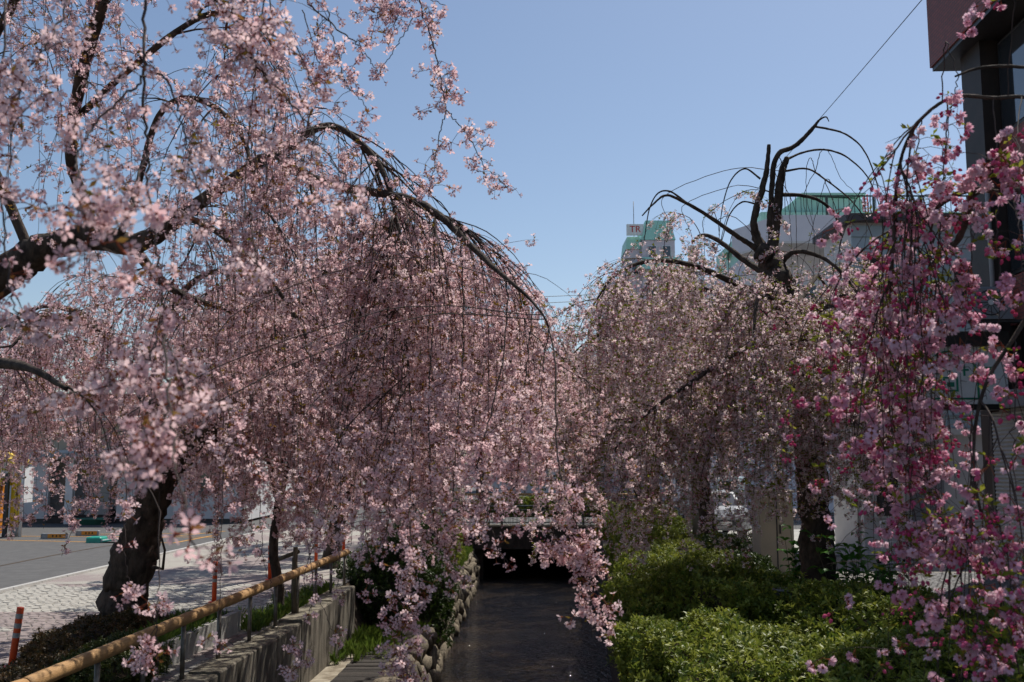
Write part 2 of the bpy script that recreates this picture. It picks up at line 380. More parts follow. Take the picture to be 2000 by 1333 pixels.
def cluster_buds(seed, nb):
    rng = np.random.default_rng(seed); mb = MB()
    for k in range(nb):
        d = unit((rng.normal() * .7, rng.normal() * .7, -1.0)); L = rng.uniform(.02, .045); q = d * L
        thin(mb, (0, 0, 0), q, .0011, 1); w = rng.uniform(.8, 1.25)
        mb.tube([q, q + d * .005, q + d * .012 * w, q + d * .018 * w], [.002, .0065 * w, .006 * w, .001], 6, 3)
    for k in range(2):
        leaflet(mb, (0, 0, 0), unit((rng.normal(), rng.normal(), .3)), .03, .007, 2, rng)
    return mb
PALE = ['petal_pale', 'calyx', 'bronze_leaf', 'bud_pink']; WHITE = ['petal_white', 'calyx', 'young_leaf', 'bud_pink']; ROSE = ['petal_rose', 'calyx', 'young_leaf', 'bud_rose']
for k in range(5): proto('pale%d' % k, cluster_single(100 + k, 4 + k % 3, leaves=k % 2 + 1), PALE)
for k in range(5): proto('white%d' % k, cluster_single(200 + k, 3 + k % 3, leaves=2), WHITE)
for k in range(4): proto('rose%d' % k, cluster_double(300 + k, 2 + k % 3), ROSE)
for k in range(3): proto('bud%d' % k, cluster_buds(320 + k, 3 + k), ROSE)
def sprig(seed):                                         # small leafy tip
    rng = np.random.default_rng(seed); mb = MB()
    for k in range(4): leaflet(mb, (0, 0, 0), unit((rng.normal(), rng.normal(), .4)), rng.uniform(.025, .045), .009, 2, rng)
    return mb
for k in range(2): proto('sprigw%d' % k, sprig(340 + k), WHITE); proto('sprigp%d' % k, sprig(344 + k), PALE)
def whorl(seed, n=9, L=.05, W=.0095, up=.55):
    rng = np.random.default_rng(seed); mb = MB()
    mb.tube([(0, 0, -.05), (0, 0, 0)], [.002, .0015], 3, 0, False)
    for k in range(n):
        an = k * 2.4 + rng.uniform(-.3, .3); el = up + rng.uniform(-.35, .45)
        d = np.array((math.cos(an) * math.cos(el), math.sin(an) * math.cos(el), math.sin(el))); s = np.array((-math.sin(an), math.cos(an), 0)); nn = np.cross(d, s)
        p = np.array((0, 0, rng.uniform(-.03, .005))); l = L * rng.uniform(.7, 1.15); w = W * l / L
        m = p + d * l * .55; tip = p + d * l - np.array((0, 0, l * .12))
        mb.add([p, m - s * w + nn * w * .4, tip, m + s * w + nn * w * .4, m], [(0, 4, 1), (1, 4, 2), (2, 4, 3), (3, 4, 0)], 0, True)
    return mb
for nm in ('azalea', 'azalea_dark', 'azalea_rust', 'hedge_dark', 'hedge_yellow'):
    for k in range(3): proto('%s%d' % (nm, k), whorl(400 + k), [nm])
def tuft(seed):
    rng = np.random.default_rng(seed); mb = MB()
    for k in range(10):
        an = rng.uniform(0, 6.28); h = rng.uniform(.06, .16); o = rng.normal(size=2) * .02; dx = math.cos(an); dy = math.sin(an); b = rng.uniform(.01, .08)
        mb.add([(o[0] - dy * .004, o[1] + dx * .004, 0), (o[0] + dy * .004, o[1] - dx * .004, 0), (o[0] + dx * b * .4, o[1] + dy * b * .4, h * .7), (o[0] + dx * b, o[1] + dy * b, h)], [(0, 1, 2), (0, 2, 3)], 0)
    return mb
for k in range(3): proto('grass%d' % k, tuft(500 + k), ['grass'])
# ------------------------------------------------------------------ the setting: ground, stream, paths
SL = 0.054                                   # the stream runs slightly to the right of straight ahead
def xl(t, y): return t + SL * y
WZ = -1.8                                    # water level
def left_edge(y):  return float(np.interp(y, [0, 18.9, 36.5, 60], [-1.9, -1.52, -1.16, -.7]))
def right_edge(y): return float(np.interp(y, [0, 14, 18.9, 36.5, 60], [1.1, 1.45, 1.85, 3.0, 4.0]))
def wallx(y): return -3.86 + .0455 * y       # stream face of the concrete wall: -3.39 at 11 m, -2.98 at 19.4 m
def bankx(y): return float(np.interp(y, [19.4, 36.5], [-3.34, -2.75]))
ys = [-12, 0, 6, 11, 14, 17, 19.4, 22, 26, 30, 36.5]
# asphalt sheet on both sides of the channel and beyond
gm = MB()
for a, b in zip(ys[:-1], ys[1:]):
    la, lb = (wallx(a) - .36, wallx(b) - .36) if b <= 19.5 else (bankx(a), bankx(b))
    gm.add([(-700, a, 0), (la, a, 0), (lb, b, 0), (-700, b, 0)], [(0, 1, 2, 3)])
    gm.add([(right_edge(a) + .12, a, 0), (700, a, 0), (700, b, 0), (right_edge(b) + .12, b, 0)], [(0, 1, 2, 3)])
gm.add([(-700, 36.5, 0), (700, 36.5, 0), (700, 1500, 0), (-700, 1500, 0)], [(0, 1, 2, 3)])
gm.add([(-700, -60, 0), (700, -60, 0), (700, -12, 0), (-700, -12, 0)], [(0, 1, 2, 3)])
setp(gm.build('ground', 'asphalt'), kind='structure')
# channel: bed, banks
bm = MB()
for a, b in zip(ys[:-1] + [36.5], ys[1:] + [60]):
    bm.add([(left_edge(a) - .9, a, WZ - .35), (right_edge(a) + .3, a, WZ - .35), (right_edge(b) + .3, b, WZ - .35), (left_edge(b) - .9, b, WZ - .35)], [(0, 1, 2, 3)])
setp(bm.build('stream_bed', 'soil'), kind='structure')
wm = MB(); yy = list(np.linspace(-12, 60, 37))
for a, b in zip(yy[:-1], yy[1:]):
    wm.add([(left_edge(a) - .5, a, WZ), (right_edge(a) + .25, a, WZ), (right_edge(b) + .25, b, WZ), (left_edge(b) - .5, b, WZ)], [(0, 1, 2, 3)])
setp(wm.build('water', 'water'), kind='structure')
# terrace at the foot of the concrete wall, rising a little towards the bridge
tm = MB(); ty = [-12, 0, 11, 16, 19.4, 24, 30, 36.4]
def terr(y): return float(np.interp(y, [0, 19.4, 36.4], [-1.02, -1.0, -.78]))
for a, b in zip(ty[:-1], ty[1:]):
    ra, rb = left_edge(a) - .28, left_edge(b) - .28
    la, lb = (wallx(a), wallx(b)) if b <= 19.5 else (left_edge(a) - .92, left_edge(b) - .92)
    if b > 19.5: la, lb = bankx(a) + .1, bankx(b) + .1
    tm.add([(la, a, terr(a)), (ra, a, terr(a)), (rb, b, terr(b)), (lb, b, terr(b))], [(0, 1, 2, 3)])
setp(tm.build('terrace', 'soil'), kind='structure')
cs = MB(); cs.prism([(wallx(9) , 9), (wallx(9) + .32, 9), (wallx(19) + .32, 19.0), (wallx(19), 19.0)], -1.05, -.985); setp(cs.build('concrete_edging', 'concrete_strip'), kind='structure')
# earth bank between the upper ground and the terrace past the wall
eb = MB()
for a, b in ((19.45, 24), (24, 30), (30, 36.4)):
    eb.add([(bankx(a) - .02, a, .0), (bankx(b) - .02, b, .0), (bankx(b) + .55, b, -1.1), (bankx(a) + .55, a, -1.1)], [(0, 1, 2, 3)])
setp(eb.build('bank', 'soil'), kind='structure')
# right bank wall
rw = MB()
for a, b in zip(ys[1:-1], ys[2:]):
    A0, B0 = right_edge(a), right_edge(b)
    rw.add([(A0, a, WZ - .4), (B0, b, WZ - .4), (B0 + .1, b, .02), (A0 + .1, a, .02), (A0 + .4, a, .02), (B0 + .4, b, .02)], [(0, 1, 2, 3), (3, 2, 5, 4)])
o = rw.build('bank_wall', 'bridge_concrete'); setp(o, 'dark mossy concrete wall of the right stream bank below the azaleas', 'wall')

# footpath on the left: joint sheet + pavers laid in fans
def kerbx(y): return -10.55 + .054 * y
fp = MB(); fp.add([(kerbx(5), 5, .004), (wallx(5) - .36, 5, .004), (wallx(19.4) - .36, 19.4, .004), (bankx(21) - .03, 21, .004), (bankx(36) - .03, 36, .004), (kerbx(36) , 36, .004)], [(0, 1, 2, 3, 4, 5)])
foot = fp.build('footpath', 'joint'); setp(foot, kind='structure')
km = MB()
kl = 1.0
kb = thing('kerb', (kerbx(20), 20, 0), 'pale concrete kerb between asphalt and fan-laid pavers', 'kerb')
for k in range(26):
    y0 = 9 + k * 1.02; m = MB(); m.add([(kerbx(y0), y0, -.02), (kerbx(y0)+.13, y0, -.02), (kerbx(y0+1)+.13, y0+1.0, -.02), (kerbx(y0+1), y0+1.0, -.02), (kerbx(y0)+.01, y0, .05), (kerbx(y0)+.12, y0, .05), (kerbx(y0+1)+.12, y0+1.0, .05), (kerbx(y0+1)+.01, y0+1.0, .05)], [(4,5,6,7),(0,1,5,4),(1,2,6,5),(2,3,7,6),(3,0,4,7)]); m.build('kerb_stone', 'kerb', kb)
def fans(x0, x1, y0, y1, R=.72, k=.131, zc=.0):
    """scallop fans opening towards the viewer; yields (centre, angle, length) of every paver"""
    rows = int((y1 - y0) / (R * .5)) + 3; out = []; cells = []
    for r in range(-1, rows):
        for c in range(int((x0 - R) / (2 * R)) - 1, int((x1 + R) / (2 * R)) + 2):
            cells.append((c * 2 * R + (R if r % 2 else 0), y0 + r * R * .5 + R, r))
    for (cx, cy, r) in cells:
        for ring in range(1, 6):
            rr = ring * k
            if rr > R: break
            n = max(3, int(math.pi * rr / .135))
            for i in range(n):
                an = math.pi + math.pi * (i + .5) / n; px, py = cx + rr * math.cos(an), cy + rr * math.sin(an)
                hide = False
                for dx in (-R, R):
                    if (px - cx - dx) ** 2 + (py - (cy + R * .5)) ** 2 < 0: hide = True
                    if (px - cx - dx) ** 2 + (py - (cy - R * .5)) ** 2 < (R - .005) ** 2 and py < cy - R * .5: hide = True
                if (px - cx) ** 2 + (py - (cy - R)) ** 2 < (R - .005) ** 2 and py < cy - R: hide = True
                if hide or not (x0 < px < x1 and y0 < py < y1): continue
                out.append((px, py, an + math.pi / 2, math.pi * rr / n))
    return out
pm = MB(); pm.box(-.5, .5, -.059, .059, 0, .009, 0, .003)
pv_w = pm.mesh('paver'); pv_w.materials.append(MATS['paver_white']); pv_p = pm.mesh('paver'); pv_p.materials.append(MATS['paver_pink'])
from mathutils import noise as mnoise
cand = []
for (x, y, a, L) in fans(-9.6, -3.7, 9.5, 20.0):
    if not (kerbx(y) + .2 < x < wallx(y) - .42): continue
    px = 1000 + x / y * F
    if px < -30: continue
    cand.append((y, x, a, L))
cand.sort(key=lambda c: c[0])
near = [c for c in cand if 1000 + c[1] / c[0] * F < 700 and c[1] < -5.0][:300]; nearset = set(near); rest = [c for c in cand if c not in nearset]
def pink(x, y): return mnoise.noise(Vector((x * .32 + 5, y * .55, 2.2))) > -.02
for (y, x, a, L) in near:
    o = link('paver', pv_p if pink(x, y) else pv_w, None, foot, (x, y, .003 + random.random() * .004), (0, 0, a), (max(L - .014, .05), 1, 1))
rm = [MB(), MB()]
def paver_into(m, x, y, a, L):
    c, s = math.cos(a), math.sin(a); l = max(L - .014, .05) / 2; w = .059
    q = [(x + c*i*l - s*j*w, y + s*i*l + c*j*w) for i, j in ((-1,-1),(1,-1),(1,1),(-1,1))]; q2 = [(x + c*i*(l-.003) - s*j*(w-.003), y + s*i*(l-.003) + c*j*(w-.003)) for i, j in ((-1,-1),(1,-1),(1,1),(-1,1))]
    zt = .010 + random.random() * .004
    m.add([(*p, .003) for p in q] + [(*p, zt) for p in q2], [(4,5,6,7),(0,1,5,4),(1,2,6,5),(2,3,7,6),(3,0,4,7)])
for (y, x, a, L) in rest: paver_into(rm[1 if pink(x, y) else 0], x, y, a, L)
rm[0].build('pavers', 'paver_white', foot)['kind'] = 'stuff'; rm[1].build('pavers', 'paver_pink', foot)['kind'] = 'stuff'
def far_paving():                                          # too far to pick stones apart
    m, nt, b = new_mat('far_paving'); tc = node(nt, 'ShaderNodeTexCoord'); nz = node(nt, 'ShaderNodeTexNoise', Scale=.55, Detail=3.0); rp = node(nt, 'ShaderNodeValToRGB')
    br = node(nt, 'ShaderNodeTexBrick', Scale=7.0); br.inputs['Color1'].default_value = (1,1,1,1); br.inputs['Color2'].default_value = (.86,.86,.86,1); br.inputs['Mortar'].default_value = (.55,.52,.5,1); br.inputs['Mortar Size'].default_value = .02
    rp.color_ramp.elements[0].position = .45; rp.color_ramp.elements[1].position = .55; rp.color_ramp.elements[0].color = (.37,.35,.305,1); rp.color_ramp.elements[1].color = (.29,.24,.225,1)
    mx = node(nt, 'ShaderNodeMix', data_type='RGBA', blend_type='MULTIPLY'); mx.inputs[0].default_value = 1
    nt.links.new(tc.outputs['Object'], nz.inputs['Vector']); nt.links.new(tc.outputs['Object'], br.inputs['Vector']); nt.links.new(nz.outputs['Fac'], rp.inputs[0]); nt.links.new(rp.outputs[0], mx.inputs[6]); nt.links.new(br.outputs[0], mx.inputs[7]); nt.links.new(mx.outputs[2], b.inputs['Base Color']); b.inputs['Roughness'].default_value = .85
far_paving()
fm = MB(); fm.add([(kerbx(20.0) + .14, 20.0, .012), (bankx(20.0) - .06, 20.0, .012), (bankx(36) - .06, 36, .012), (kerbx(36) + .14, 36, .012)], [(0, 1, 2, 3)]); fm.build('far_paving', 'far_paving', foot)
# pavement on the right
rp_ = MB(); rp_.add([(4.2, 6, .004), (9.9, 6, .004), (10.4, 24, .004), (6.4, 27, .004), (4.6, 20, .004)], [(0, 1, 2, 3, 4)]); pav = rp_.build('pavement', 'joint'); setp(pav, kind='structure')
m3 = MB()
for (x, y, a, L) in fans(6.0, 10.0, 12.5, 22.0):
    if x < 4.4 + .1 * y + 1.2 or x > 9.7 + .03 * y: continue
    paver_into(m3, x, y, a, L)
m3.build('pavers', 'paver_grey', pav)['kind'] = 'stuff'
rd = MB(); rd.add([(4.5, 26.5, .006), (40, 24.0, .006), (40, 36.0, .006), (4.8, 36.0, .006)], [(0, 1, 2, 3)]); setp(rd.build('side_road', 'concrete_pale'), kind='structure')
# parking lot lines
def strip(name, pts, w, m, parent=None, z=.006):
    mb = MB(); pts = [np.array(p[:2]) for p in pts]
    for a, b in zip(pts[:-1], pts[1:]):
        t = unit(b - a); n = np.array((-t[1], t[0])) * w / 2
        mb.add([(*(a - n), z), (*(b - n), z), (*(b + n), z), (*(a + n), z)], [(0, 1, 2, 3)])
    return mb.build(name, m, parent)
def gl(*pp): return [G(*p) for p in pp]
for pts in (gl((-60,1054),(165,1059),(340,1061)), gl((340,1061),(425,1045)), gl((40,1048),(246,1049),(420,1050)), gl((190,1044),(420,1042)), gl((300,1052),(440,1038))):
    z = .006 + .002 * random.random(); o = strip('painted_line', pts, .11, 'paint_orange', None, z); setp(o, kind='structure')
setp(strip('tar_seam', gl((-60,1118),(40,1098),(110,1084),(200,1068),(245,1062)), .10, 'tar', None, .005), kind='structure')
# ------------------------------------------------------------------ left bank: concrete wall, railing, deck, stone wall
cw = thing('concrete_wall', (wallx(15), 15, -1.0), 'weather-streaked concrete retaining wall carrying the timber railing', 'wall')
seg = [(7.4, 9.6, .03), (9.62, 11.7, .0), (11.72, 13.6, .02), (13.62, 15.4, -.01), (15.42, 17.4, .03), (17.42, 19.4, .05)]
for k, (a, b, dz) in enumerate(seg):
    off = .012 * (k % 2); n = 6; m = MB(); w0, w1 = wallx(a) - off, wallx(b) - off; ch = .02
    m.add([(w0, a, -1.1), (w1, b, -1.1), (w1, b, dz - ch), (w0, a, dz - ch), (w1 - ch, b, dz), (w0 - ch, a, dz), (w1 - .36, b, dz), (w0 - .36, a, dz), (w1 - .36, b, -1.1), (w0 - .36, a, -1.1)],
          [(0, 1, 2, 3), (3, 2, 4, 5), (5, 4, 6, 7), (7, 6, 8, 9), (0, 3, 5, 7, 9), (1, 8, 6, 4, 2)])
    m.m = [0, 0, 1, 0, 0, 0]; m.build('wall_block', ['concrete_old', 'concrete_top'], cw)
def railx(y): return -4.25 + .0535 * y
rl = thing('railing', (railx(14), 14, 0), 'brown log handrail on slim steel posts above the concrete wall', 'railing')
RZ = .66
for (a, b) in ((5.6, 8.05), (8.06, 10.15), (10.16, 12.6), (12.61, 14.9), (14.91, 17.2), (17.21, 19.65)):
    n = 26; pts = []; rad = []; rg = np.random.default_rng(int(a * 10))
    for i in range(n + 1):
        y = a + (b - a) * i / n; pts.append((railx(y), y, RZ + rg.normal() * .0015)); r = .064 * (1 + rg.normal() * .012)
        if i in (0, n): r *= .93
        rad.append(r)
    MB().tube(pts, rad, 14).build('rail_log', 'rail_wood', rl)
for y in (9.3, 10.3, 11.35, 12.5, 13.7, 14.9, 16.1, 17.25, 18.35, 19.45):
    x = railx(y); m = MB(); m.tube([(x, y, -.03), (x, y, RZ - .05)], .026, 10); m.lathe((x, y, .0), [(.05, 0), (.05, .012), (.03, .02)], 10); m.build('post', 'steel_old', rl)
dk = thing('boardwalk', (-2.4, 17, -1.0), 'dark weathered plank deck laid beside the stream', 'boardwalk')
y = 12.0; rg = np.random.default_rng(9)
while y < 18.5:
    w = .135; m = MB(); x0 = wallx(y) + .34; x1 = left_edge(y) - .40; dz = rg.normal() * .004
    m.box(x0 + rg.normal() * .01, x1 + rg.normal() * .012, y, y + w, -1.02, -.955 + dz, 0, .008); m.build('plank', 'deck_wood', dk); y += w + .016
# stone wall
sw = thing('stone_wall', (left_edge(26), 26, WZ), 'rough boulder wall lining the left edge of the stream', 'wall')
svar = []
for k in range(7):
    import bmesh
    b_ = bmesh.new(); bmesh.ops.create_icosphere(b_, subdivisions=2, radius=1.0); rg = np.random.default_rng(60 + k); of = rg.uniform(-50, 50, 3)
    for v in b_.verts:
        p = v.co; q = Vector((np.sign(p.x) * abs(p.x) ** .7, np.sign(p.y) * abs(p.y) ** .7, np.sign(p.z) * abs(p.z) ** .7)); v.co = q * (.62 + .22 * mnoise.noise(p * 1.3 + Vector(of)) + .08 * mnoise.noise(p * 3.2 + Vector(of)))
    me = bpy.data.meshes.new('stone'); b_.to_mesh(me); b_.free(); me.polygons.foreach_set('use_smooth', [True] * len(me.polygons)); me.materials.append(MATS['stone']); svar.append(me)
core = MB()
for a, b in zip(ty[2:-1], ty[3:]):
    core.add([(left_edge(a) - .06, a, WZ - .3), (left_edge(b) - .06, b, WZ - .3), (left_edge(b) - .20, b, terr(b)), (left_edge(a) - .20, a, terr(a)), (left_edge(a) - .62, a, terr(a) - .02), (left_edge(b) - .62, b, terr(b) - .02)], [(0, 1, 2, 3), (3, 2, 5, 4)])
core.build('mortar_core', 'mortar', sw)
rg = np.random.default_rng(77); ns = 0
for row in range(3):
    y = 14.6 + rg.random() * .3
    while y < 36.3:
        L = rg.uniform(.3, .95) * (1.1 if row == 0 else .9); z = WZ - .06 + row * .33 + rg.normal() * .05; top = terr(y)
        if z > top + .02: y += L; continue
        hgt = min(.42, top + .16 - z + .1)
        link('stone', svar[rg.integers(7)], None, sw, (left_edge(y) - .10 - row * .045 + rg.normal() * .025, y + L / 2, z + .14), (rg.normal() * .3, rg.normal() * .2, rg.uniform(-.35, .35) + (math.pi if rg.random() < .5 else 0)), (.24, L * .64, hgt * rg.uniform(.58, .8))); ns += 1
        y += L * .93
y = 14.5
while y < 36:                                          # cap stones lying on the terrace edge
    L = rg.uniform(.4, .75); link('stone', svar[rg.integers(7)], None, sw, (left_edge(y) - .36 + rg.normal() * .03, y + L / 2, terr(y) - .0), (rg.normal() * .1, rg.normal() * .1, rg.uniform(-.4, .4)), (.34, L * .6, .17)); y += L * .95
rb = thing('rock_edging', (-2.2, 19.6, -1.0), 'short row of rounded garden rocks by the end of the concrete wall', 'rocks')
for k in range(9): link('rock', svar[k % 7], None, rb, (wallx(19.4) + .10 + k * .17 + rg.normal() * .02, 20.6 + rg.normal() * .15 - k * .04, -.97), (0, 0, rg.uniform(0, 6)), (.15, .13, .12))
for k in range(5): link('rock', svar[(k + 3) % 7], None, rb, (wallx(19.4) + .25 + k * .22 + rg.normal() * .05, 19.3 + rg.normal() * .2, -.99), (0, 0, rg.uniform(0, 6)), (.14, .14, .09))
# orange delineator posts
DG = 'orange delineator posts along the footpath'
dl = [((22,1306), 'leaning orange delineator post beside the low rust-green azalea hedge', -.10), ((277,1212), 'orange delineator post behind the base of the leaning cherry trunk', .03), ((418,1178), 'orange delineator post between the leaning trunk and the staked tree', 0), ((527,1134), 'orange delineator post left of the staked young cherry', .02), ((617,1102), 'orange delineator post right of the staked young cherry', 0), ((671,1078), 'orange delineator post by the far end of the log handrail', 0)]
for (pp, lab, tilt) in dl:
    g = G(*pp); t = thing('delineator_post', g, lab, 'post', DG); h = .70; tt = np.array((-tilt * .0 + tilt * -1.0, 0, 1.0))
    def pt(z): return tuple(g + np.array((-tilt * z, 0, z)))
    MB().tube([pt(.0), pt(.025), pt(.03)], [.10, .095, .045], 16).build('base', 'post_orange', t)
    MB().tube([pt(.02), pt(h - .01), pt(h)], [.040, .040, .034], 16).build('tube', 'post_orange', t)
    for z in (.38, .49, .60): MB().tube([pt(z - .028), pt(z + .028)], .0415, 16, caps=False).build('reflective_band', 'post_band', t)
# stake frame of the young cherry
g = E_g = G(543, 1196); t = thing('stake_frame', g, 'timber stake frame propping the young cherry, lashed crossbar on two posts', 'stakes')
for dx, dy in ((.10, .42), (.27, -.30)):
    MB().tube([(g[0] + dx + .05, g[1] + dy, -.1), (g[0] + dx + .05, g[1] + dy, 1.05 if dx > .2 else .82)], [.042, .038], 9).build('stake', 'stake_wood', t)
MB().tube([(g[0] - .10, g[1] + .40, .80), (g[0] + .36, g[1] - .30, .98)], [.035, .035], 9).build('crossbar', 'stake_wood', t)
# planter kerb with grass behind the railing
pk = thing('planter_kerb', (railx(13) - .5, 13, 0), 'low grey concrete planter kerb holding grass behind the railing', 'planter')
pa, pb = G(405, 1296), G(497, 1232)
def plank(a, b, th, z0, z1, nm, m, par):
    a = np.array(a[:2]); b = np.array(b[:2]); tt = unit(b - a); n = np.array((-tt[1], tt[0])) * th; mb = MB(); mb.prism([tuple(a), tuple(b), tuple(b + n), tuple(a + n)], z0, z1); return mb.build(nm, m, par)
plank((-4.02, 11.9), (-3.86, 14.4), .09, -.02, .30, 'kerb_side', 'concrete_pale', pk); plank((-4.62, 14.45), (-3.86, 14.5), .09, -.02, .295, 'kerb_end', 'concrete_pale', pk); plank((-4.65, 11.9), (-4.02, 11.86), .09, -.02, .295, 'kerb_end', 'concrete_pale', pk)
MB().add([(-4.7, 11.95, .2), (-4.06, 11.95, .2), (-3.92, 14.4, .2), (-4.6, 14.4, .2)], [(0, 1, 2, 3)]).build('earth', 'soil', pk)

# ------------------------------------------------------------------ shrubs, hedges, weeds
def mound(name, label, cat, c, rad, key, n, size=1.0, group=None, seed=1, z0=0.0, rz=0.0, lump=.18, under=True):
    """rounded clipped shrub: woody heart + leaf whorls through its shell"""
    rg = np.random.default_rng(seed); t = thing(name, (c[0], c[1], z0), label, cat, group); rx, ry, h = rad
    ca, sa = math.cos(rz), math.sin(rz); of = Vector(rg.uniform(-40, 40, 3))
    b_ = bmesh.new(); bmesh.ops.create_icosphere(b_, subdivisions=3, radius=1.0)
    def shape(d, f):
        k = f * (1 + lump * 1.6 * mnoise.noise(Vector(d) * 2.1 + of) + lump * .7 * mnoise.noise(Vector(d) * 5.0 + of)); e = (abs(d[0]) ** 3 + abs(d[1]) ** 3 + abs(d[2]) ** 3) ** (1 / 3)
        x, y, z = d[0] / e ** .5 * rx * k, d[1] / e ** .5 * ry * k, max(d[2], -.25) / e ** .5 * h * k
        return (c[0] + x * ca - y * sa, c[1] + x * sa + y * ca, z0 + z)
    for v in b_.verts: v.co = Vector(shape(v.co, .80)) - Vector((c[0], c[1], z0))
    me = bpy.data.meshes.new('woody_heart'); b_.to_mesh(me); b_.free(); link('woody_heart', me, 'soil', t)
    d = rg.normal(size=(n, 3)); d[:, 2] = np.where(d[:, 2] < -.12 * np.linalg.norm(d, axis=1), -d[:, 2], d[:, 2]); d /= np.linalg.norm(d, axis=1, keepdims=True)
    f = 1 - .22 * rg.random(n) ** 1.6 + rg.exponential(.018, n); pts = np.array([shape(a, b) for a, b in zip(d, f)])
    rot = np.stack([-np.arctan2(d[:, 1] * .8, np.abs(d[:, 2]) + .6) + rg.normal(size=n) * .4, np.arctan2(d[:, 0] * .8, np.abs(d[:, 2]) + .6) + rg.normal(size=n) * .4, rg.uniform(0, 6.28, n)], 1)
    scatter('foliage', pts, rot, size * rg.uniform(.7, 1.3, n), rg.integers(0, 3, n), [key + str(k) for k in range(3)], t); return t
AG = 'azalea mounds on the right bank'
mound('azalea', 'broad yellow-green azalea mound beside the louvred garden lamp', 'shrub', (2.85, 14.2), (1.35, 2.0, .92), 'azalea', 5200, 1.5, AG, 1)
mound('azalea', 'azalea mound spilling over the bank wall, lowest by the water', 'shrub', (2.15, 10.6), (1.0, 1.8, .72), 'azalea', 4200, 1.4, AG, 2)
mound('azalea', 'sunlit azalea mound at the foot of the pollarded cherry', 'shrub', (4.5, 13.2), (1.6, 1.7, .78), 'azalea', 5200, 1.5, AG, 3)
mound('azalea', 'azalea mound half lost in deep shade beneath the rose pink blossoms', 'shrub', (4.0, 9.6), (1.5, 1.7, .74), 'azalea', 5200, 1.45, AG, 4)
mound('azalea', 'azalea mound between the shaded paving and the sunlit azaleas', 'shrub', (6.0, 11.6), (1.0, 1.7, .7), 'azalea', 3400, 1.5, AG, 5)
mound('azalea', 'azalea mound in front of the dark bank shrub near the pole', 'shrub', (3.0, 18.4), (1.05, 2.2, .85), 'azalea', 5200, 1.25, AG, 6)
mound('azalea', 'bright azalea mound along the water before the far lamp', 'shrub', (3.15, 22.6), (.95, 2.2, .95), 'azalea', 4600, 1.3, AG, 7)
mound('azalea', 'yellowish rounded bush on the bank midway to the bridge', 'shrub', (3.6, 26.6), (1.0, 2.1, 1.1), 'hedge_yellow', 4200, 1.4, AG, 8)
mound('azalea', 'yellowish bush next to the right end of the far bridge', 'shrub', (3.9, 31.6), (1.1, 2.6, 1.05), 'hedge_yellow', 4200, 1.5, AG, 9)
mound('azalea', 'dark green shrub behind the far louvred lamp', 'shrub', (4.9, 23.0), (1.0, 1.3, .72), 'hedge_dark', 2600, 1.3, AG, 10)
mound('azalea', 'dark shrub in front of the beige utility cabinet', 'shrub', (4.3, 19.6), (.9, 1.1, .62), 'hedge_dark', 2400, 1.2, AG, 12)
LG = 'low azalea hedges along the footpath'
mound('low_azalea', 'low rust-tinged azalea hedge below the leaning delineator post', 'shrub', (-4.95, 10.0), (.72, 2.2, .38), 'azalea_rust', 5200, .8, LG, 21, rz=-.05)
mound('low_azalea', 'low rust-tinged azalea around the foot of the leaning cherry trunk', 'shrub', (-5.25, 13.4), (.85, 1.5, .36), 'azalea_rust', 3600, .85, LG, 22)
mound('low_azalea', 'green azalea hedge pressed against the railing posts', 'shrub', (-4.25, 10.7), (.42, 1.25, .50), 'azalea_dark', 3600, .8, LG, 23)
mound('low_azalea', 'low azalea hedge filling the corner under the log handrail', 'shrub', (-4.35, 8.2), (.55, 1.5, .40), 'azalea_rust', 2600, .8, LG, 24)
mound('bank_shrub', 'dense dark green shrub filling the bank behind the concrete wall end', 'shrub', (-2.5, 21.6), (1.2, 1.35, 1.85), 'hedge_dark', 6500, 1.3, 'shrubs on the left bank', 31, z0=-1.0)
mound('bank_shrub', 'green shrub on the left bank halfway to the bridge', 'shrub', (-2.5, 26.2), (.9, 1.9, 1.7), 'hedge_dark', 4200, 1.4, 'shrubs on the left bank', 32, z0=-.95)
mound('bank_shrub', 'lighter green shrub on the left bank close to the bridge', 'shrub', (-2.35, 31.5), (.75, 2.6, 1.5), 'azalea', 4000, 1.5, 'shrubs on the left bank', 33, z0=-.9)
mound('planter_hedge', 'bright clipped hedge strip beyond the far bridge railing', 'hedge', (1.4, 44.6), (3.9, .55, .85), 'hedge_yellow', 3600, 2.0, None, 34, lump=.05)
def weeds(name, label, area, n, key, sz, seed):
    rg = np.random.default_rng(seed); pts = np.array([area(rg) for _ in range(n)]); t = setp(link(name, bpy.data.meshes.new(name), None), label, 'grass', kind='stuff')
    bpy.data.objects.remove(t); me = bpy.data.meshes.new(name); me.vertices.add(n); me.vertices.foreach_set('co', pts.astype(np.float32).ravel())
    a = me.attributes.new('rot', 'FLOAT_VECTOR', 'POINT'); a.data.foreach_set('vector', np.stack([rg.normal(size=n) * .25, rg.normal(size=n) * .25, rg.uniform(0, 6.28, n)], 1).astype(np.float32).ravel())
    a = me.attributes.new('scl', 'FLOAT', 'POINT'); a.data.foreach_set('value', (sz * rg.uniform(.6, 1.4, n)).astype(np.float32)); a = me.attributes.new('idx', 'INT', 'POINT'); a.data.foreach_set('value', rg.integers(0, 3, n).astype(np.int32))
    o = bpy.data.objects.new(name, me); COL.objects.link(o); setp(o, label, 'grass', kind='stuff'); md = o.modifiers.new('scatter', 'NODES'); md.node_group = scatter_group(tuple(key + str(k) for k in range(3))); return o
def a1_(rg): y = rg.uniform(20, 36); return (left_edge(y) - rg.uniform(.25, .95), y, terr(y) + .02)
weeds('bank_grass', 'green grass growing along the top of the boulder wall', a1_, 1500, 'grass', 1.3, 41)
def a2_(rg): return (rg.uniform(-4.6, -4.02), rg.uniform(12, 14.4), .2)
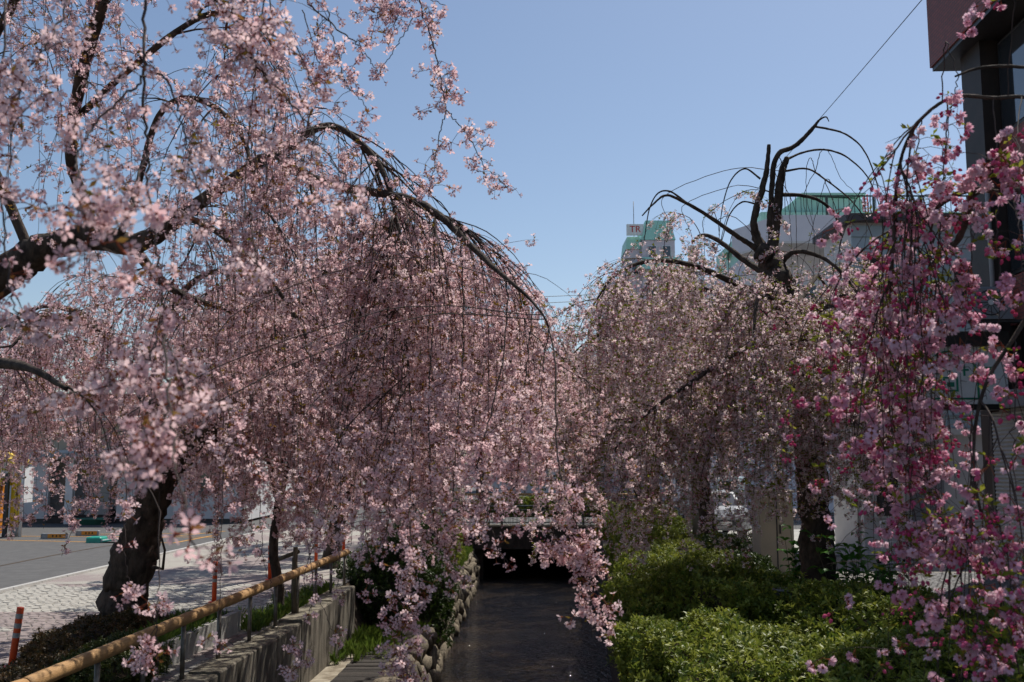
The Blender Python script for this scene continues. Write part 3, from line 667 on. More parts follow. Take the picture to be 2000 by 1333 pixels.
weeds('planter_grass', 'tufts of grass in the concrete planter', a2_, 420, 'grass', 1.0, 42)
def a3_(rg): return (wallx(19) + abs(rg.normal()) * .35, 19.2 + rg.normal() * .8, -1.0)
weeds('terrace_weeds', 'leafy weeds at the foot of the concrete wall end', a3_, 260, 'grass', 1.5, 43)
def a4_(rg): y = rg.uniform(14.5, 19.3); return (wallx(y) - .40 - abs(rg.normal()) * .22, y, .0)
weeds('wall_weeds', 'weeds sprouting between pavers and the concrete wall', a4_, 420, 'grass', 1.0, 44)
def a5_(rg): y = rg.uniform(17.5, 22); return (left_edge(y) - rg.uniform(.3, .9), y, terr(y) + .05)
weeds('wall_top_plants', 'yellow-green plants rooted on the boulder wall top', a5_, 260, 'hedge_yellow', 1.0, 45)
# broad-leaved plants near the pollarded trunk
def big_leaf():
    mb = MB(); L, W = 1.0, .27; rows = [(0, .02), (.2, .2), (.45, .27), (.7, .2), (.9, .08), (1, .0)]; v = []; f = []
    for k, (s, w) in enumerate(rows):
        zz = .22 * math.sin(s * 2.2) - .25 * s * s
        v += [(-w, s, zz + w * .35), (0, s, zz), (w, s, zz + w * .35)]
    for k in range(len(rows) - 1): b = k * 3; f += [(b, b+1, b+4, b+3), (b+1, b+2, b+5, b+4)]
    mb.add(v, f, 0, True); return mb
BL = big_leaf().mesh('leaf'); BL.materials.append(MATS['bright_leaf'])
def hydrangea(c, label, nst, h, seed, spread=.35):
    rg = np.random.default_rng(seed); t = thing('broadleaf_plant', (c[0], c[1], 0), label, 'plant', 'broad-leaved plants by the old trunk')
    for s in range(nst):
        a = rg.uniform(0, 6.28); r = rg.uniform(.0, spread); hh = h * rg.uniform(.6, 1.05); b = np.array((c[0] + math.cos(a) * r * .4, c[1] + math.sin(a) * r * .4, -.02)); e = b + np.array((math.cos(a) * r, math.sin(a) * r, hh))
        MB().tube([tuple(b), tuple(b * .5 + e * .5 + (.02, .02, .05)), tuple(e)], [.008, .006, .004], 5).build('stem', 'stake_wood', t)
        for k in range(9):
            f = 1 - (k // 2) * .2; p = b * (1 - f) + e * f; az = k * math.pi / 2 * 1.02 + a + (k % 2) * math.pi; link('leaf', BL, None, t, p, (rg.uniform(-.2, .5), rg.normal() * .2, az), tuple([rg.uniform(.18, .26)] * 3))
hydrangea(P(1552, 1130, 17.0), 'bright broad-leaved plant left of the pollarded trunk', 9, 1.3, 51)
hydrangea(P(1650, 1120, 15.6), 'bright broad-leaved plant just right of the pollarded trunk', 9, 1.3, 52)
hydrangea(P(1690, 1130, 15.9), 'bright broad-leaved plant between trunk and hand trolley', 9, 1.1, 53)
hydrangea(P(1735, 1140, 16.2), 'low broad-leaved plant at the paving edge below the trolley', 7, .85, 54)
# louvred garden lamps
for (px, py, d, lab) in ((1527, 1150, 13.1, 'grey louvred bollard lamp among the sunlit azaleas'), (1328, 1052, 22.6, 'grey louvred bollard lamp by the dark shrub near the pole')):
    tp = P(px, py, d); x, y_, zt = tp; t = thing('bollard_lamp', (x, y_, 0), lab, 'lamp', 'louvred bollard lamps on the right bank'); R = .128
    m = MB(); m.lathe((x, y_, 0), [(R*1.02, -.05), (R*1.02, zt - .40), (R*1.02, zt - .36), (R*.9, zt - .355)], 24); m.build('shaft', 'lamp_grey', t)
    MB().lathe((x, y_, 0), [(R*.72, zt - .36), (R*.72, zt - .05)], 20).build('diffuser', 'white_paint', t)
    for k in range(10):
        z = zt - .345 + k * .031; MB().lathe((x, y_, 0), [(R*.78, z + .012), (R*1.02, z), (R*1.03, z + .010), (R*.80, z + .022)], 24).build('louvre', 'lamp_grey', t)
    for k in range(3):
        a = k * 2.1 + .6; m = MB(); m.tube([(x + math.cos(a)*R*1.02, y_ + math.sin(a)*R*1.02, zt - .36), (x + math.cos(a)*R*1.02, y_ + math.sin(a)*R*1.02, zt - .02)], .008, 6); m.build('strut', 'lamp_grey', t)
    MB().lathe((x, y_, 0), [(R*1.04, zt - .03), (R*1.05, zt - .008), (R*.95, zt)], 24).build('cap', 'lamp_grey', t)
# ------------------------------------------------------------------ far bridge
br = thing('bridge', (1.2, 36.5, WZ), 'small concrete road bridge with dark beam crossing the stream', 'bridge')
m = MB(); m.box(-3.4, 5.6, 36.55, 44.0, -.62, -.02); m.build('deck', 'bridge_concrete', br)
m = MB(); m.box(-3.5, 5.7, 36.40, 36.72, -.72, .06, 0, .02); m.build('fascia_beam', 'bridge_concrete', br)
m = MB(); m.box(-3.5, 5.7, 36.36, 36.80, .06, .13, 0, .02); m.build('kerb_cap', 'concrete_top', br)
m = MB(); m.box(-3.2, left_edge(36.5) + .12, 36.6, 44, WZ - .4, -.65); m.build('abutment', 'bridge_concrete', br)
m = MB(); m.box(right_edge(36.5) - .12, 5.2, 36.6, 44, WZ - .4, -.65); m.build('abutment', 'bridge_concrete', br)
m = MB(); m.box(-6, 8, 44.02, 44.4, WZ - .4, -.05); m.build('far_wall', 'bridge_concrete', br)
rr = thing('bridge_railing', (1.2, 36.6, .1), 'dark green metal bar railing along the far bridge', 'railing')
m = MB(); m.tube([(-3.4, 36.58, .80), (5.6, 36.58, .80)], .032, 8); m.build('top_rail', 'rail_green', rr)
m = MB(); m.tube([(-3.4, 36.58, .22), (5.6, 36.58, .22)], .022, 8); m.build('bottom_rail', 'rail_green', rr)
m = MB(); m.tube([(-3.4, 36.58, .66), (5.6, 36.58, .66)], .018, 8); m.build('middle_rail', 'rail_green', rr)
for k in range(7): x = -3.3 + k * 1.47; MB().box(x - .04, x + .04, 36.54, 36.62, .12, .84, 0, .008).build('post', 'rail_green', rr)
bar = MB().box(-.009, .009, -.009, .009, 0, .56).mesh('bar'); bar.materials.append(MATS['rail_green'])
for k in range(62):
    x = -3.3 + k * .145
    if abs((x + 3.3) % 1.47) > .05: link('bar', bar, None, rr, (x, 36.58, .16))
tf = thing('timber_fence', (1.5, 46.2, 0), 'low brown log fence behind the bright hedge past the bridge', 'fence')
for z in (.52, .90): MB().tube([(-4.6, 46.2, z), (7.6, 46.2, z)], .055, 9).build('rail_log', 'rail_wood', tf)
for k in range(7): x = -4.4 + k * 1.95; MB().tube([(x, 46.2, -.05), (x, 46.2, .96)], .05, 9).build('post', 'steel_old', tf)

# ------------------------------------------------------------------ white building and parking lot on the left
wb = thing('white_building', (-16, 39.5, 0), 'long low white building with a pillared porch beyond the parking lot', 'building')
Y0 = 39.5
for (x0, x1, z0, z1) in ((-26, -18.2, .18, 2.85), (-15.5, -10.5, .18, 2.85), (-18.2, -15.5, 2.5, 2.85)): MB().box(x0, x1, Y0, Y0 + .2, z0, z1).build('wall', 'white_wall', wb)
MB().box(-26, -10.5, Y0 + .03, Y0 + .24, 2.852, 3.98).build('upper_wall', 'wall_beige', wb)
MB().box(-26.2, -10.3, Y0 - .45, Y0 + 10, 3.985, 4.18, 0, .03).build('roof_slab', 'white_paint', wb)
MB().box(-26, -10.52, Y0 + 1.5, Y0 + 9.6, .1, 3.98).build('rear_volume', 'white_wall', wb)
MB().box(-10.70, -10.502, Y0 + .205, Y0 + 1.6, .1, 3.98).build('wall', 'white_wall', wb)
MB().box(-26, -18.2, Y0 + .05, Y0 + .18, 0, .178).build('plinth', 'dark_metal', wb); MB().box(-15.5, -10.5, Y0 + .05, Y0 + .18, 0, .178).build('plinth', 'dark_metal', wb)
MB().box(-18.2, -15.5, Y0 - .05, Y0 + 1.5, 0, .26).build('porch_floor', 'dark_brown', wb)
MB().box(-18.6, -14.2, Y0 - .75, Y0 - .002, 2.56, 2.74).build('canopy', 'grey_metal', wb)
for x in (-17.25, -13.0): MB().box(x - .14, x + .14, Y0 - .35, Y0 - .08, .0, 2.56).build('porch_column', 'white_paint', wb)
dr = MB().box(-16.35, -15.62, Y0 + 1.43, Y0 + 1.5, .262, 2.4).build('door', 'grey_metal', wb); MB().box(-16.25, -15.72, Y0 + 1.41, Y0 + 1.43, 1.3, 2.25).build('door_window', 'pane', dr)
MB().box(-18.1, -17.4, Y0 + 1.43, Y0 + 1.5, .262, 2.3).build('door', 'grey_metal', wb)
for (x0, x1, z0, z1) in ((-13.9, -13.3, 1.25, 2.05), (-12.4, -11.4, 1.1, 2.2), (-21.6, -20.4, 1.0, 2.2)):
    f = MB().box(x0, x1, Y0 - .03, Y0 - .002, z0, z1).build('window', 'grey_metal', wb); MB().box(x0 + .06, x1 - .06, Y0 - .045, Y0 - .031, z0 + .06, z1 - .06).build('pane', 'pane', f)
tub = thing('green_tub', (-15.9, 38.8, 0), 'long green plastic tub in front of the white porch', 'tub'); m = MB(); m.tube([(-16.1, 38.8, 0), (-16.1, 38.8, .24), (-16.1, 38.8, .25)], [.26, .30, .32], 14); m.v = [(-16.1 + (p[0] + 16.1) * 1.9, p[1], p[2]) for p in m.v]; m.build('body', 'plastic_box', tub); MB().box(-16.72, -15.48, 38.47, 38.50, .2, .26).build('rim', 'plastic_box', tub)
bag = thing('black_bag', (-15.75, 39.6, .26), 'small black knotted bag standing on the white porch', 'bag'); bgm = MB(); bgm.lathe((-15.75, 39.75, .26), [(.10, 0), (.15, .06), (.14, .2), (.07, .3), (.04, .34)], 10); bgm.build('sack', 'black', bag)
for s in (-1, 1): MB().tube([(-15.75 + s * .03, 39.75, .58), (-15.75 + s * .09, 39.75, .70)], [.035, .01], 6).build('knot_ear', 'black', bag)
# fee machine
fmx = thing('fee_machine', (-16.5, 32.6, 0), 'yellow parking fee machine under a curved yellow canopy', 'fee machine')
def fb(px0, px1, py0, py1, y0, y1, name, m, par=fmx, bev=0.0):
    s = 32.6 / F; return MB().box((px0 - 1000) * s, (px1 - 1000) * s, y0, y1, max(HC + (902 - py1) * s, 0.0), HC + (902 - py0) * s, 0, bev).build(name, m, par)
fb(-70, 14, 1040, 1056, 32.1, 33.1, 'concrete_base', 'concrete_pale'); fb(-60, 13, 948, 1040, 32.2, 32.9, 'machine_body', 'yellow_orange', bev=.03)
fb(-48, -6, 962, 1000, 32.17, 32.198, 'machine_panel', 'grey_metal'); fb(32, 53, 933, 1026, 32.62, 32.72, 'yellow_panel', 'yellow'); fb(-60, 31, 933, 948, 32.6, 32.7, 'yellow_panel', 'yellow')
pb = fb(-60, 55, 896, 932, 32.58, 32.72, 'price_board', 'yellow_pale')
s_ = 32.6 / F
for (a, b, c, d) in ((32, 54, 899, 917), (12, 25, 903, 915), (12, 25, 919, 930), (35, 54, 920, 931)): fb(a, b, c, d, 32.565, 32.578, 'price_card', 'white_paint', pb)
def txt(s, px, py, size, y, m, par, name='lettering', d=32.6): return link(name, text_mesh(s, size, name), m, par, ((px - 1000) * d / F, y, HC + (902 - py) * d / F), (math.pi / 2, 0, 0))
txt('00円', 43, 908, .20, 32.560, 'red', pb); txt('200円', 44, 926, .085, 32.560, 'black', pb)
MB().box((33 - 1000) * s_, (53 - 1000) * s_, 32.555, 32.563, HC + (902 - 901.5) * s_, HC + (902 - 899) * s_).build('red_band', 'red', pb)
fb(25, 32, 924, 1048, 32.4, 32.52, 'dark_post', 'dark_metal'); MB().tube([((57 - 1000) * s_, 32.5, 0), ((57 - 1000) * s_, 32.5, 2.55)], .05, 10).build('white_pole', 'white_paint', fmx)
fb(60, 66, 912, 980, 32.3, 32.9, 'side_board', 'white_paint'); MB().lathe(((43 - 1000) * s_, 32.7, 0), [(.13, 0), (.15, .1), (.13, .32)], 12).build('drum', 'concrete_pale', fmx)
cm = MB(); n = 9; xa, xb = (-75 - 1000) * s_, (54 - 1000) * s_
for k in range(n):
    pass
prof = [(xa + (xb - xa) * k / n, 2.42 + .46 * math.cos(k / n * math.pi / 2) ** .8) for k in range(n + 1)]
v = [(x, 31.9, z) for x, z in prof] + [(x, 33.2, z) for x, z in prof] + [(x, 31.9, z - .10 if k else z - .1) for k, (x, z) in enumerate(prof)] + [(x, 33.2, z - .1) for x, z in prof]; N = n + 1; f = []
for k in range(n): f += [(k, k+1, N+k+1, N+k), (2*N+k, 3*N+k, 3*N+k+1, 2*N+k+1), (k, 2*N+k, 2*N+k+1, k+1), (N+k, N+k+1, 3*N+k+1, 3*N+k)]
f += [(0, N, 3*N, 2*N), (n, 2*N+n, 3*N+n, N+n)]; cm.add(v, f); cm.build('canopy', 'yellow', fmx)
fb(-60, -52, 905, 1048, 32.9, 33.0, 'canopy_post', 'white_paint')
# wheel stops and flap lock
for (a, b, lab) in ((80, 131, 'orange-faced wheel stop block next to the fee machine'), (148, 192, 'orange-faced wheel stop block behind the teal flap lock')):
    g = G(a, 1053 if a < 100 else 1047); d = g[1]; s = d / F; w = (b - a) * s; t = thing('wheel_stop', g, lab, 'wheel stop', 'wheel stops in the parking lot'); x0 = g[0]
    MB().box(x0, x0 + w, d, d + .16, 0, .17, 0, .015).build('block', 'post_band', t); MB().box(x0 + w * .25, x0 + w * .92, d - .006, d - .001, .03, .15).build('orange_plate', 'yellow_orange', t)
    for k in range(3): MB().box(x0 + w * (.42 + k * .14), x0 + w * (.47 + k * .14), d - .011, d - .007, .06, .12).build('black_mark', 'black', t)
    MB().box(x0 - .012, x0 - .001, d + .01, d + .15, .01, .15).build('shaded_end', 'black', t)  # black plate: the shade on the left end is put into its colour
g = G(167, 1061); t = thing('flap_lock', g, 'teal parking flap lock lying on the asphalt', 'flap lock'); x0, d = g[0], g[1]
MB().box(x0, x0 + .46, d, d + .5, 0, .17, 0, .03).build('motor_box', 'green_teal', t); m = MB(); m.add([(x0 + .47, d, .02), (x0 + 1.12, d + .05, .10), (x0 + 1.12, d + .45, .10), (x0 + .47, d + .5, .02), (x0 + .47, d, .06), (x0 + 1.12, d + .05, .14), (x0 + 1.12, d + .45, .14), (x0 + .47, d + .5, .06)], [(0,3,2,1),(4,5,6,7),(0,1,5,4),(1,2,6,5),(2,3,7,6),(3,0,4,7)]); m.build('flap', 'green_teal', t); MB().tube([(x0 + .47, d, .06), (x0 + .47, d + .5, .06)], .03, 8).build('hinge', 'grey_metal', t)
# houses behind
def gable_house(name, label, x0, x1, y0, y1, h, rh, wall, roof, wins=3, floors=2):
    t = thing(name, ((x0 + x1) / 2, y0, 0), label, 'house', None); MB().box(x0, x1, y0, y1, 0, h).build('wall', wall, t); m = MB(); ym = (y0 + y1) / 2; e = .5
    m.add([(x0 - e, y0 - e, h - .05), (x1 + e, y0 - e, h - .05), (x1 + e, y1 + e, h - .05), (x0 - e, y1 + e, h - .05), (x0 - e, ym, h + rh), (x1 + e, ym, h + rh)], [(0, 1, 5, 4), (2, 3, 4, 5), (3, 0, 4), (1, 2, 5), (0, 3, 2, 1)]); m.build('roof', roof, t)
    for fl in range(floors):
        for k in range(wins):
            xc = x0 + (x1 - x0) * (k + .5) / wins; z = h * (fl + .3) / floors; f = MB().box(xc - .65, xc + .65, y0 - .05, y0 - .002, z, z + h / floors * .45).build('window', 'white_paint', t); MB().box(xc - .58, xc + .58, y0 - .07, y0 - .051, z + .07, z + h / floors * .45 - .07).build('pane', 'pane', f)
    return t
gable_house('house', 'house with a dark red tiled roof behind the white building', -27.5, -20.5, 58, 66, 5.0, 1.6, 'wall_beige', 'roof_red')
gable_house('house', 'grey-roofed white house behind the blossoms left of the stream', -17, -9.5, 62, 70, 5.4, 1.8, 'white_wall', 'roof_grey')
gable_house('house', 'wide cream house seen under the cherries past the parking lot', -7.6, -3.0, 58, 64, 5.2, 1.5, 'wall_beige', 'roof_grey', 2)
gable_house('house', 'plain white house closing the view up the stream', -1.5, 7.5, 78, 86, 5.6, 1.8, 'white_wall', 'roof_grey', 4)
gable_house('house', 'grey house far beyond the side road', 9.5, 16.5, 62, 70, 5.4, 1.6, 'lavender_wall', 'roof_grey')

# ------------------------------------------------------------------ right side buildings
BM_ = rotz_frame((10.1, 21.5, 0), -.05)
bb = thing('brick_building', (10.1, 21.5, 0), 'tall red-brick building with a dark overhanging upper floor', 'building')
def bx(u0, u1, v0, v1, z0, z1, name, m, par=None, bev=0.0): return MB(BM_).box(u0, u1, v0, v1, z0, z1, 0, bev).build(name, m, par or bb)
bx(.5, 10, -13, 0, 0, 11.4, 'wall', 'dark_brown'); bx(0, .499, -1.0, 0, 0, 11.4, 'corner_column', 'dark_brown'); bx(-.4, 10, -13, .75, 11.5, 13.6, 'upper_floor', 'brick_red')
bx(-.3, 10, -13, -3.4, 13.602, 18.4, 'shade_block', 'brick_red')  # unseen block added above the building to cast shade over the near azaleas
bx(-.36, 9.9, -12.9, .70, 11.40, 11.497, 'soffit', 'dark_metal'); bx(.30, .498, -6, -1.002, 7.9, 9.2, 'brick_spandrel', 'brick_red'); bx(.30, .498, -6, -1.002, 5.2, 6.2, 'brick_spandrel', 'brick_red')
for (z0, z1) in ((9.25, 11.3), (6.25, 7.85)):
    for k in range(3):
        v1 = -1.05 - k * 1.5; f = bx(.36, .46, v1 - 1.4, v1, z0, z1, 'window', 'dark_metal'); bx(.34, .358, v1 - 1.33, v1 - .07, z0 + .07, z1 - .07, 'pane', 'pane', f)
MB(BM_).tube([(-.06, -1.12, 3.6), (-.06, -1.12, 8.4), (.1, -1.12, 8.7)], .05, 8).build('downpipe', 'grey_metal', bb)
sh = thing('roller_shutter', tuple(BM_ @ Vector((0, -2, 0))), 'grey slatted roller shutter on the ground floor of the brick building', 'shutter')
me = MB().add([(-.03, -1.7, 0), (-.03, 1.7, 0), (-.055, 1.7, .035), (-.055, -1.7, .035), (-.03, 1.7, .078), (-.03, -1.7, .078)], [(0, 3, 2, 1), (3, 5, 4, 2)]).mesh('slat'); me.materials.append(MATS['shutter'])
for k in range(41): link('slat', me, None, sh, tuple(BM_ @ Vector((.0, -2.35, .1 + k * .081))), (0, 0, -.05))
MB(BM_).box(-.05, 0.0, -.62, -.52, 0, 3.5).build('guide_rail', 'dark_metal', sh); MB(BM_).box(-.03, .48, -4.1, -1.01, 0, 3.45).build('backing', 'shutter', sh); MB(BM_).box(-.25, .49, -4.1, -.5, 3.46, 3.8).build('box_housing', 'grey_metal', sh)
sg = thing('shop_sign', tuple(BM_ @ Vector((-.8, -1.4, 3.5))), 'white shop sign box with a green arch emblem beside the shutter', 'sign')
MB(BM_).box(-1.75, -.03, -1.5, -1.2, 3.55, 4.72, 0, .01).build('box', 'white_paint', sg); MB(BM_).box(-1.85, -.02, -1.7, -1.1, 4.725, 5.0, 0, .02).build('roof_hood', 'dark_brown', sg); MB(BM_).box(-1.78, -.02, -1.53, -1.17, 3.44, 3.545).build('lower_frame', 'black', sg)
am = MB(BM_); arc = [(-1.15 + .52 * math.cos(a), 4.12 + .5 * math.sin(a)) for a in np.linspace(0, math.pi, 15)]; arc = [(-.63, 3.66)] + arc + [(-1.67, 3.66)]
am.tube([(x, -1.505, z) for x, z in arc] + [(-.63, -1.505, 3.66)], .022, 6); am.build('green_arch', 'green_sign', sg)
for (x0, x1, z0, z1) in ((-1.32, -1.02, 3.80, 3.84), (-1.32, -1.28, 3.84, 4.06), (-1.06, -1.02, 3.84, 4.06), (-1.32, -1.02, 4.065, 4.10), (-1.24, -1.10, 3.90, 3.99), (-1.20, -1.16, 4.2, 4.42), (-1.30, -1.06, 4.425, 4.455), (-.98, -.80, 4.22, 4.26), (-.91, -.87, 4.12, 4.38), (-1.52, -1.36, 4.15, 4.19), (-.48, -.30, 3.95, 4.3)): MB(BM_).box(x0, x1, -1.512, -1.501, z0, z1).build('green_stroke', 'green_sign', sg)
ac = thing('air_conditioner', tuple(BM_ @ Vector((-.4, -1.9, 5.2))), 'grey outdoor air conditioner unit bracketed to the brick building', 'air conditioner')
MB(BM_).box(-.86, -.06, -2.05, -1.75, 5.2, 5.85, 0, .03).build('casing', 'grey_metal', ac)
m = MB(BM_); m.tube([(-.52 + .25 * math.cos(a), -2.058, 5.53 + .25 * math.sin(a)) for a in np.linspace(0, 6.283, 21)], .012, 5); m.build('fan_ring', 'dark_metal', ac); MB(BM_).tube([(-.52, -2.052, 5.53), (-.52, -2.075, 5.53)], .055, 12).build('fan_hub', 'white_paint', ac)
for k in range(6): a = k * math.pi / 6; MB(BM_).tube([(-.52 - .24 * math.cos(a), -2.062, 5.53 - .24 * math.sin(a)), (-.52 + .24 * math.cos(a), -2.062, 5.53 + .24 * math.sin(a))], .006, 4).build('grille_bar', 'dark_metal', ac)
MB(BM_).box(-.9, .499, -2.0, -1.94, 5.14, 5.199).build('bracket', 'dark_metal', ac); MB(BM_).box(-.9, .499, -1.86, -1.80, 5.14, 5.199).build('bracket', 'dark_metal', ac)
# pale blue siding house
sd = thing('siding_house', (11.2, 27, 0), 'pale blue clapboard house above a white ground floor', 'house')
MB().box(9.45, 14.5, 27.1, 29.6, 0, 9.0).build('wall', 'white_wall', sd)
lb = MB().add([(9.40, 27.098, 0), (14.5, 27.098, 0), (14.5, 27.02, .01), (9.40, 27.02, .01), (14.5, 27.06, .325), (9.40, 27.06, .325), (14.5, 27.098, .325), (9.40, 27.098, .325)], [(0, 1, 2, 3), (3, 2, 4, 5), (5, 4, 6, 7), (0, 3, 5, 7)]).mesh('clapboard', (9.4, 27.098, 0)); lb.materials.append(MATS['siding'])
for k in range(17): link('clapboard', lb, None, sd, (9.4, 27.098, 3.3 + k * .33))
MB().box(9.2, 14.7, 26.8, 29.9, 9.003, 9.2).build('roof', 'roof_grey', sd); MB().box(9.40, 14.5, 26.95, 27.098, 3.12, 3.29).build('band', 'white_paint', sd)
for (x0, x1, z0, z1) in ((9.6, 10.2, 6.9, 8.1), (12.1, 13.0, 6.6, 7.9), (10.9, 11.6, 4.4, 5.6), (9.7, 10.4, .9, 2.2)):
    f = MB().box(x0, x1, 26.97, 27.015, z0, z1).build('window', 'white_paint', sd); MB().box(x0 + .06, x1 - .06, 26.95, 26.968, z0 + .06, z1 - .06).build('pane', 'pane', f)
f = MB().box(10.75, 11.6, 27.0, 27.09, .05, 2.15).build('door', 'grey_metal', sd); MB().box(11.45, 11.50, 26.96, 26.998, 1.0, 1.12).build('handle', 'dark_metal', f)
MB().box(8.9, 11.0, 25.9, 27.0, 4.28, 4.42).build('awning', 'wall_beige', sd)
for x in (9.0, 10.9): MB().tube([(x, 26.0, 4.3), (x, 27.05, 3.7)], .025, 6).build('awning_brace', 'dark_metal', sd)
for x in (9.0, 10.2): MB().tube([(x, 26.2, 0), (x, 26.2, 4.29)], .05, 8).build('awning_post', 'white_paint', sd)
# mint-roofed building
mt = thing('mint_roof_building', (17, 46, 0), 'tall pale building with mint green metal roof and balcony railing', 'building')
MB().box(11.4, 26, 48, 58, 0, 12.45).build('wall', 'lavender_wall', mt)
m = MB(); m.prism([(10.9, 48.4), (12.4, 45.3), (26, 45.3), (26, 48.2), (11.3, 48.6)], 12.46, 12.56); m.build('balcony_slab', 'white_wall', mt)
m = MB(); m.prism([(10.9, 48.4), (12.4, 45.3), (26, 45.3), (26, 45.5), (12.5, 45.5), (11.05, 48.5)], 12.565, 13.8); m.build('parapet', 'lavender_wall', mt)
m = MB(); m.add([(14.1, 47, 13.2), (17.0, 47, 13.2), (17.0, 54, 13.2), (12.4, 54, 13.2), (14.1, 47.2, 15.2), (17.0, 47.2, 15.05), (17.0, 54, 15.05), (14.1, 54, 15.2), (11.6, 47.0, 13.6), (11.6, 54, 13.6)], [(0, 1, 5, 4), (1, 2, 6, 5), (4, 5, 6, 7), (8, 0, 4), (8, 4, 7, 9), (2, 3, 9, 7, 6)]); m.build('roof_tower', 'mint', mt)
MB().box(12.0, 26, 46.9, 57.5, 12.57, 14.35).build('roof', 'mint', mt); MB().box(14.0, 17.1, 46.9, 54.1, 15.21, 15.30).build('roof_cap', 'mint', mt)
sm_ = MB().box(-.02, .02, -.03, .0, 0, 1.75).mesh('seam'); sm_.materials.append(MATS['mint'])
for k in range(28): link('seam', sm_, None, mt, (12.2 + k * .45, 46.898, 12.6))
bl = MB().box(-.014, .014, -.014, .014, 0, .92).mesh('baluster'); bl.materials.append(MATS['rail_green'])
for k in range(46): link('baluster', bl, None, mt, (12.5 + k * .25, 45.4, 13.78))
MB().box(12.42, 24, 45.36, 45.44, 14.70, 14.76).build('top_rail', 'rail_green', mt)
for k in range(6): MB().box(12.45 + k * 2.2, 12.55 + k * 2.2, 45.35, 45.45, 13.8, 14.70).build('rail_post', 'rail_green', mt)
for (x0, z0) in ((13.2, 9.3), (16.2, 9.3), (19.4, 9.3), (13.2, 6.0), (16.2, 6.0), (19.4, 6.0), (13.2, 2.8), (16.2, 2.8)):
    f = MB().box(x0, x0 + 1.7, 47.9, 47.998, z0, z0 + 1.7).build('window', 'white_paint', mt); MB().box(x0 + .08, x0 + 1.62, 47.87, 47.898, z0 + .08, z0 + 1.62).build('pane', 'pane', f)
mast = thing('antenna_mast', (17.3, 47.6, 14.35), 'small red lattice antenna mast on the mint roof', 'antenna')
for a in range(3):
    q = 2.1 * a; MB().tube([(17.3 + .16 * math.cos(q), 47.6 + .16 * math.sin(q), 14.3), (17.3 + .10 * math.cos(q), 47.6 + .10 * math.sin(q), 15.4)], .03, 5).build('mast_leg', 'red', mast)
for k in range(6): z = 14.5 + k * .16; MB().tube([(17.3 + .15 * math.cos(q), 47.6 + .15 * math.sin(q), z + .1 * (i % 2)) for i, q in enumerate((0, 2.1, 4.2, 6.28))], .018, 4).build('brace', 'red', mast)
# pink tower block
pt_ = thing('pink_tower', (10.5, 75, 0), 'distant pinkish tower block with mint green caps and red-lettered sign', 'building')
MB().box(10.0, 12.5, 75, 80, 0, 19.3).build('shaft', 'pink_wall', pt_); MB().box(8.85, 9.998, 75.6, 79, 0, 18.7).build('side_shaft', 'pink_wall', pt_); MB().box(7.5, 16.5, 77, 88, 0, 16.6).build('main_block', 'pink_wall', pt_)
def cap(x0, x1, y0, y1, z0, z1, t): 
    m = MB(); m.add([(x0, y0, z0), (x1, y0, z0), (x1, y1, z0), (x0, y1, z0), (x0 + t, y0 + t, z1), (x1 - t, y0 + t, z1), (x1 - t, y1 - t, z1), (x0 + t, y1 - t, z1)], [(0,1,5,4),(1,2,6,5),(2,3,7,6),(3,0,4,7),(4,5,6,7)]); m.build('mint_cap', 'mint', pt_)
cap(9.95, 12.55, 74.9, 80.1, 19.302, 20.9, .35); cap(8.8, 9.99, 75.5, 79.1, 18.702, 19.7, .12); cap(9.4, 13.4, 74.2, 77.5, 16.9, 17.9, .5)
sb = MB().box(8.85, 10.15, 75.2, 75.45, 19.75, 20.6).build('sign_board', 'white_paint', pt_); link('lettering', text_mesh('TR', .72), 'red', sb, (9.5, 75.18, 20.18), (math.pi / 2, 0, 0))
MB().tube([(9.5, 76, 19.7), (9.5, 76, 22.6)], .03, 5).build('lightning_rod', 'grey_metal', pt_)
for (x0, z0) in ((10.4, 17.9), (11.5, 17.9), (9.2, 16.7), (10.4, 14.6), (11.6, 14.6), (13.6, 14.6), (10.4, 11.6), (11.6, 11.6), (13.6, 11.6)):
    f = MB().box(x0, x0 + .7, (74.9 if x0 < 12.2 else 76.9) if x0 > 10 else 75.5, (74.998 if x0 < 12.2 else 76.998) if x0 > 10 else 75.598, z0, z0 + .95).build('window', 'white_paint', pt_); yy_ = (74.9 if x0 < 12.2 else 76.9) if x0 > 10 else 75.5; MB().box(x0 + .06, x0 + .64, yy_ - .03, yy_ - .002, z0 + .06, z0 + .89).build('pane', 'pane', f)
# poles and wires
cp = thing('concrete_pole', (P(1365, 1060, 25.6)[0], 25.6, 0), 'grey concrete utility pole among the right-bank cherries', 'pole'); x = ORIGIN[cp][0]
MB().tube([(x, 25.6, -.1), (x, 25.6, 8.0)], [.165, .12], 16).build('shaft', 'concrete_pale', cp); MB().box(x - .5, x + .5, 25.40, 25.48, 7.2, 7.3).build('crossarm', 'grey_metal', cp)
uc = thing('utility_cabinet', (P(1515, 1120, 21.4)[0], 21.4, 0), 'beige metal utility cabinet standing left of the pollarded cherry trunk', 'cabinet'); x = ORIGIN[uc][0]
MB().box(x - .36, x + .36, 21.2, 21.9, .1, 1.75, 0, .02).build('body', 'wall_beige', uc); MB().box(x - .42, x + .42, 21.14, 21.96, -.02, .098).build('plinth', 'concrete_pale', uc); MB().box(x - .40, x + .40, 21.16, 21.94, 1.752, 1.80, 0, .02).build('lid', 'wall_beige', uc); MB().box(x - .012, x + .012, 21.185, 21.199, .15, 1.7).build('door_gap', 'dark_metal', uc); MB().box(x + .05, x + .08, 21.17, 21.198, .9, 1.08).build('handle', 'dark_metal', uc)
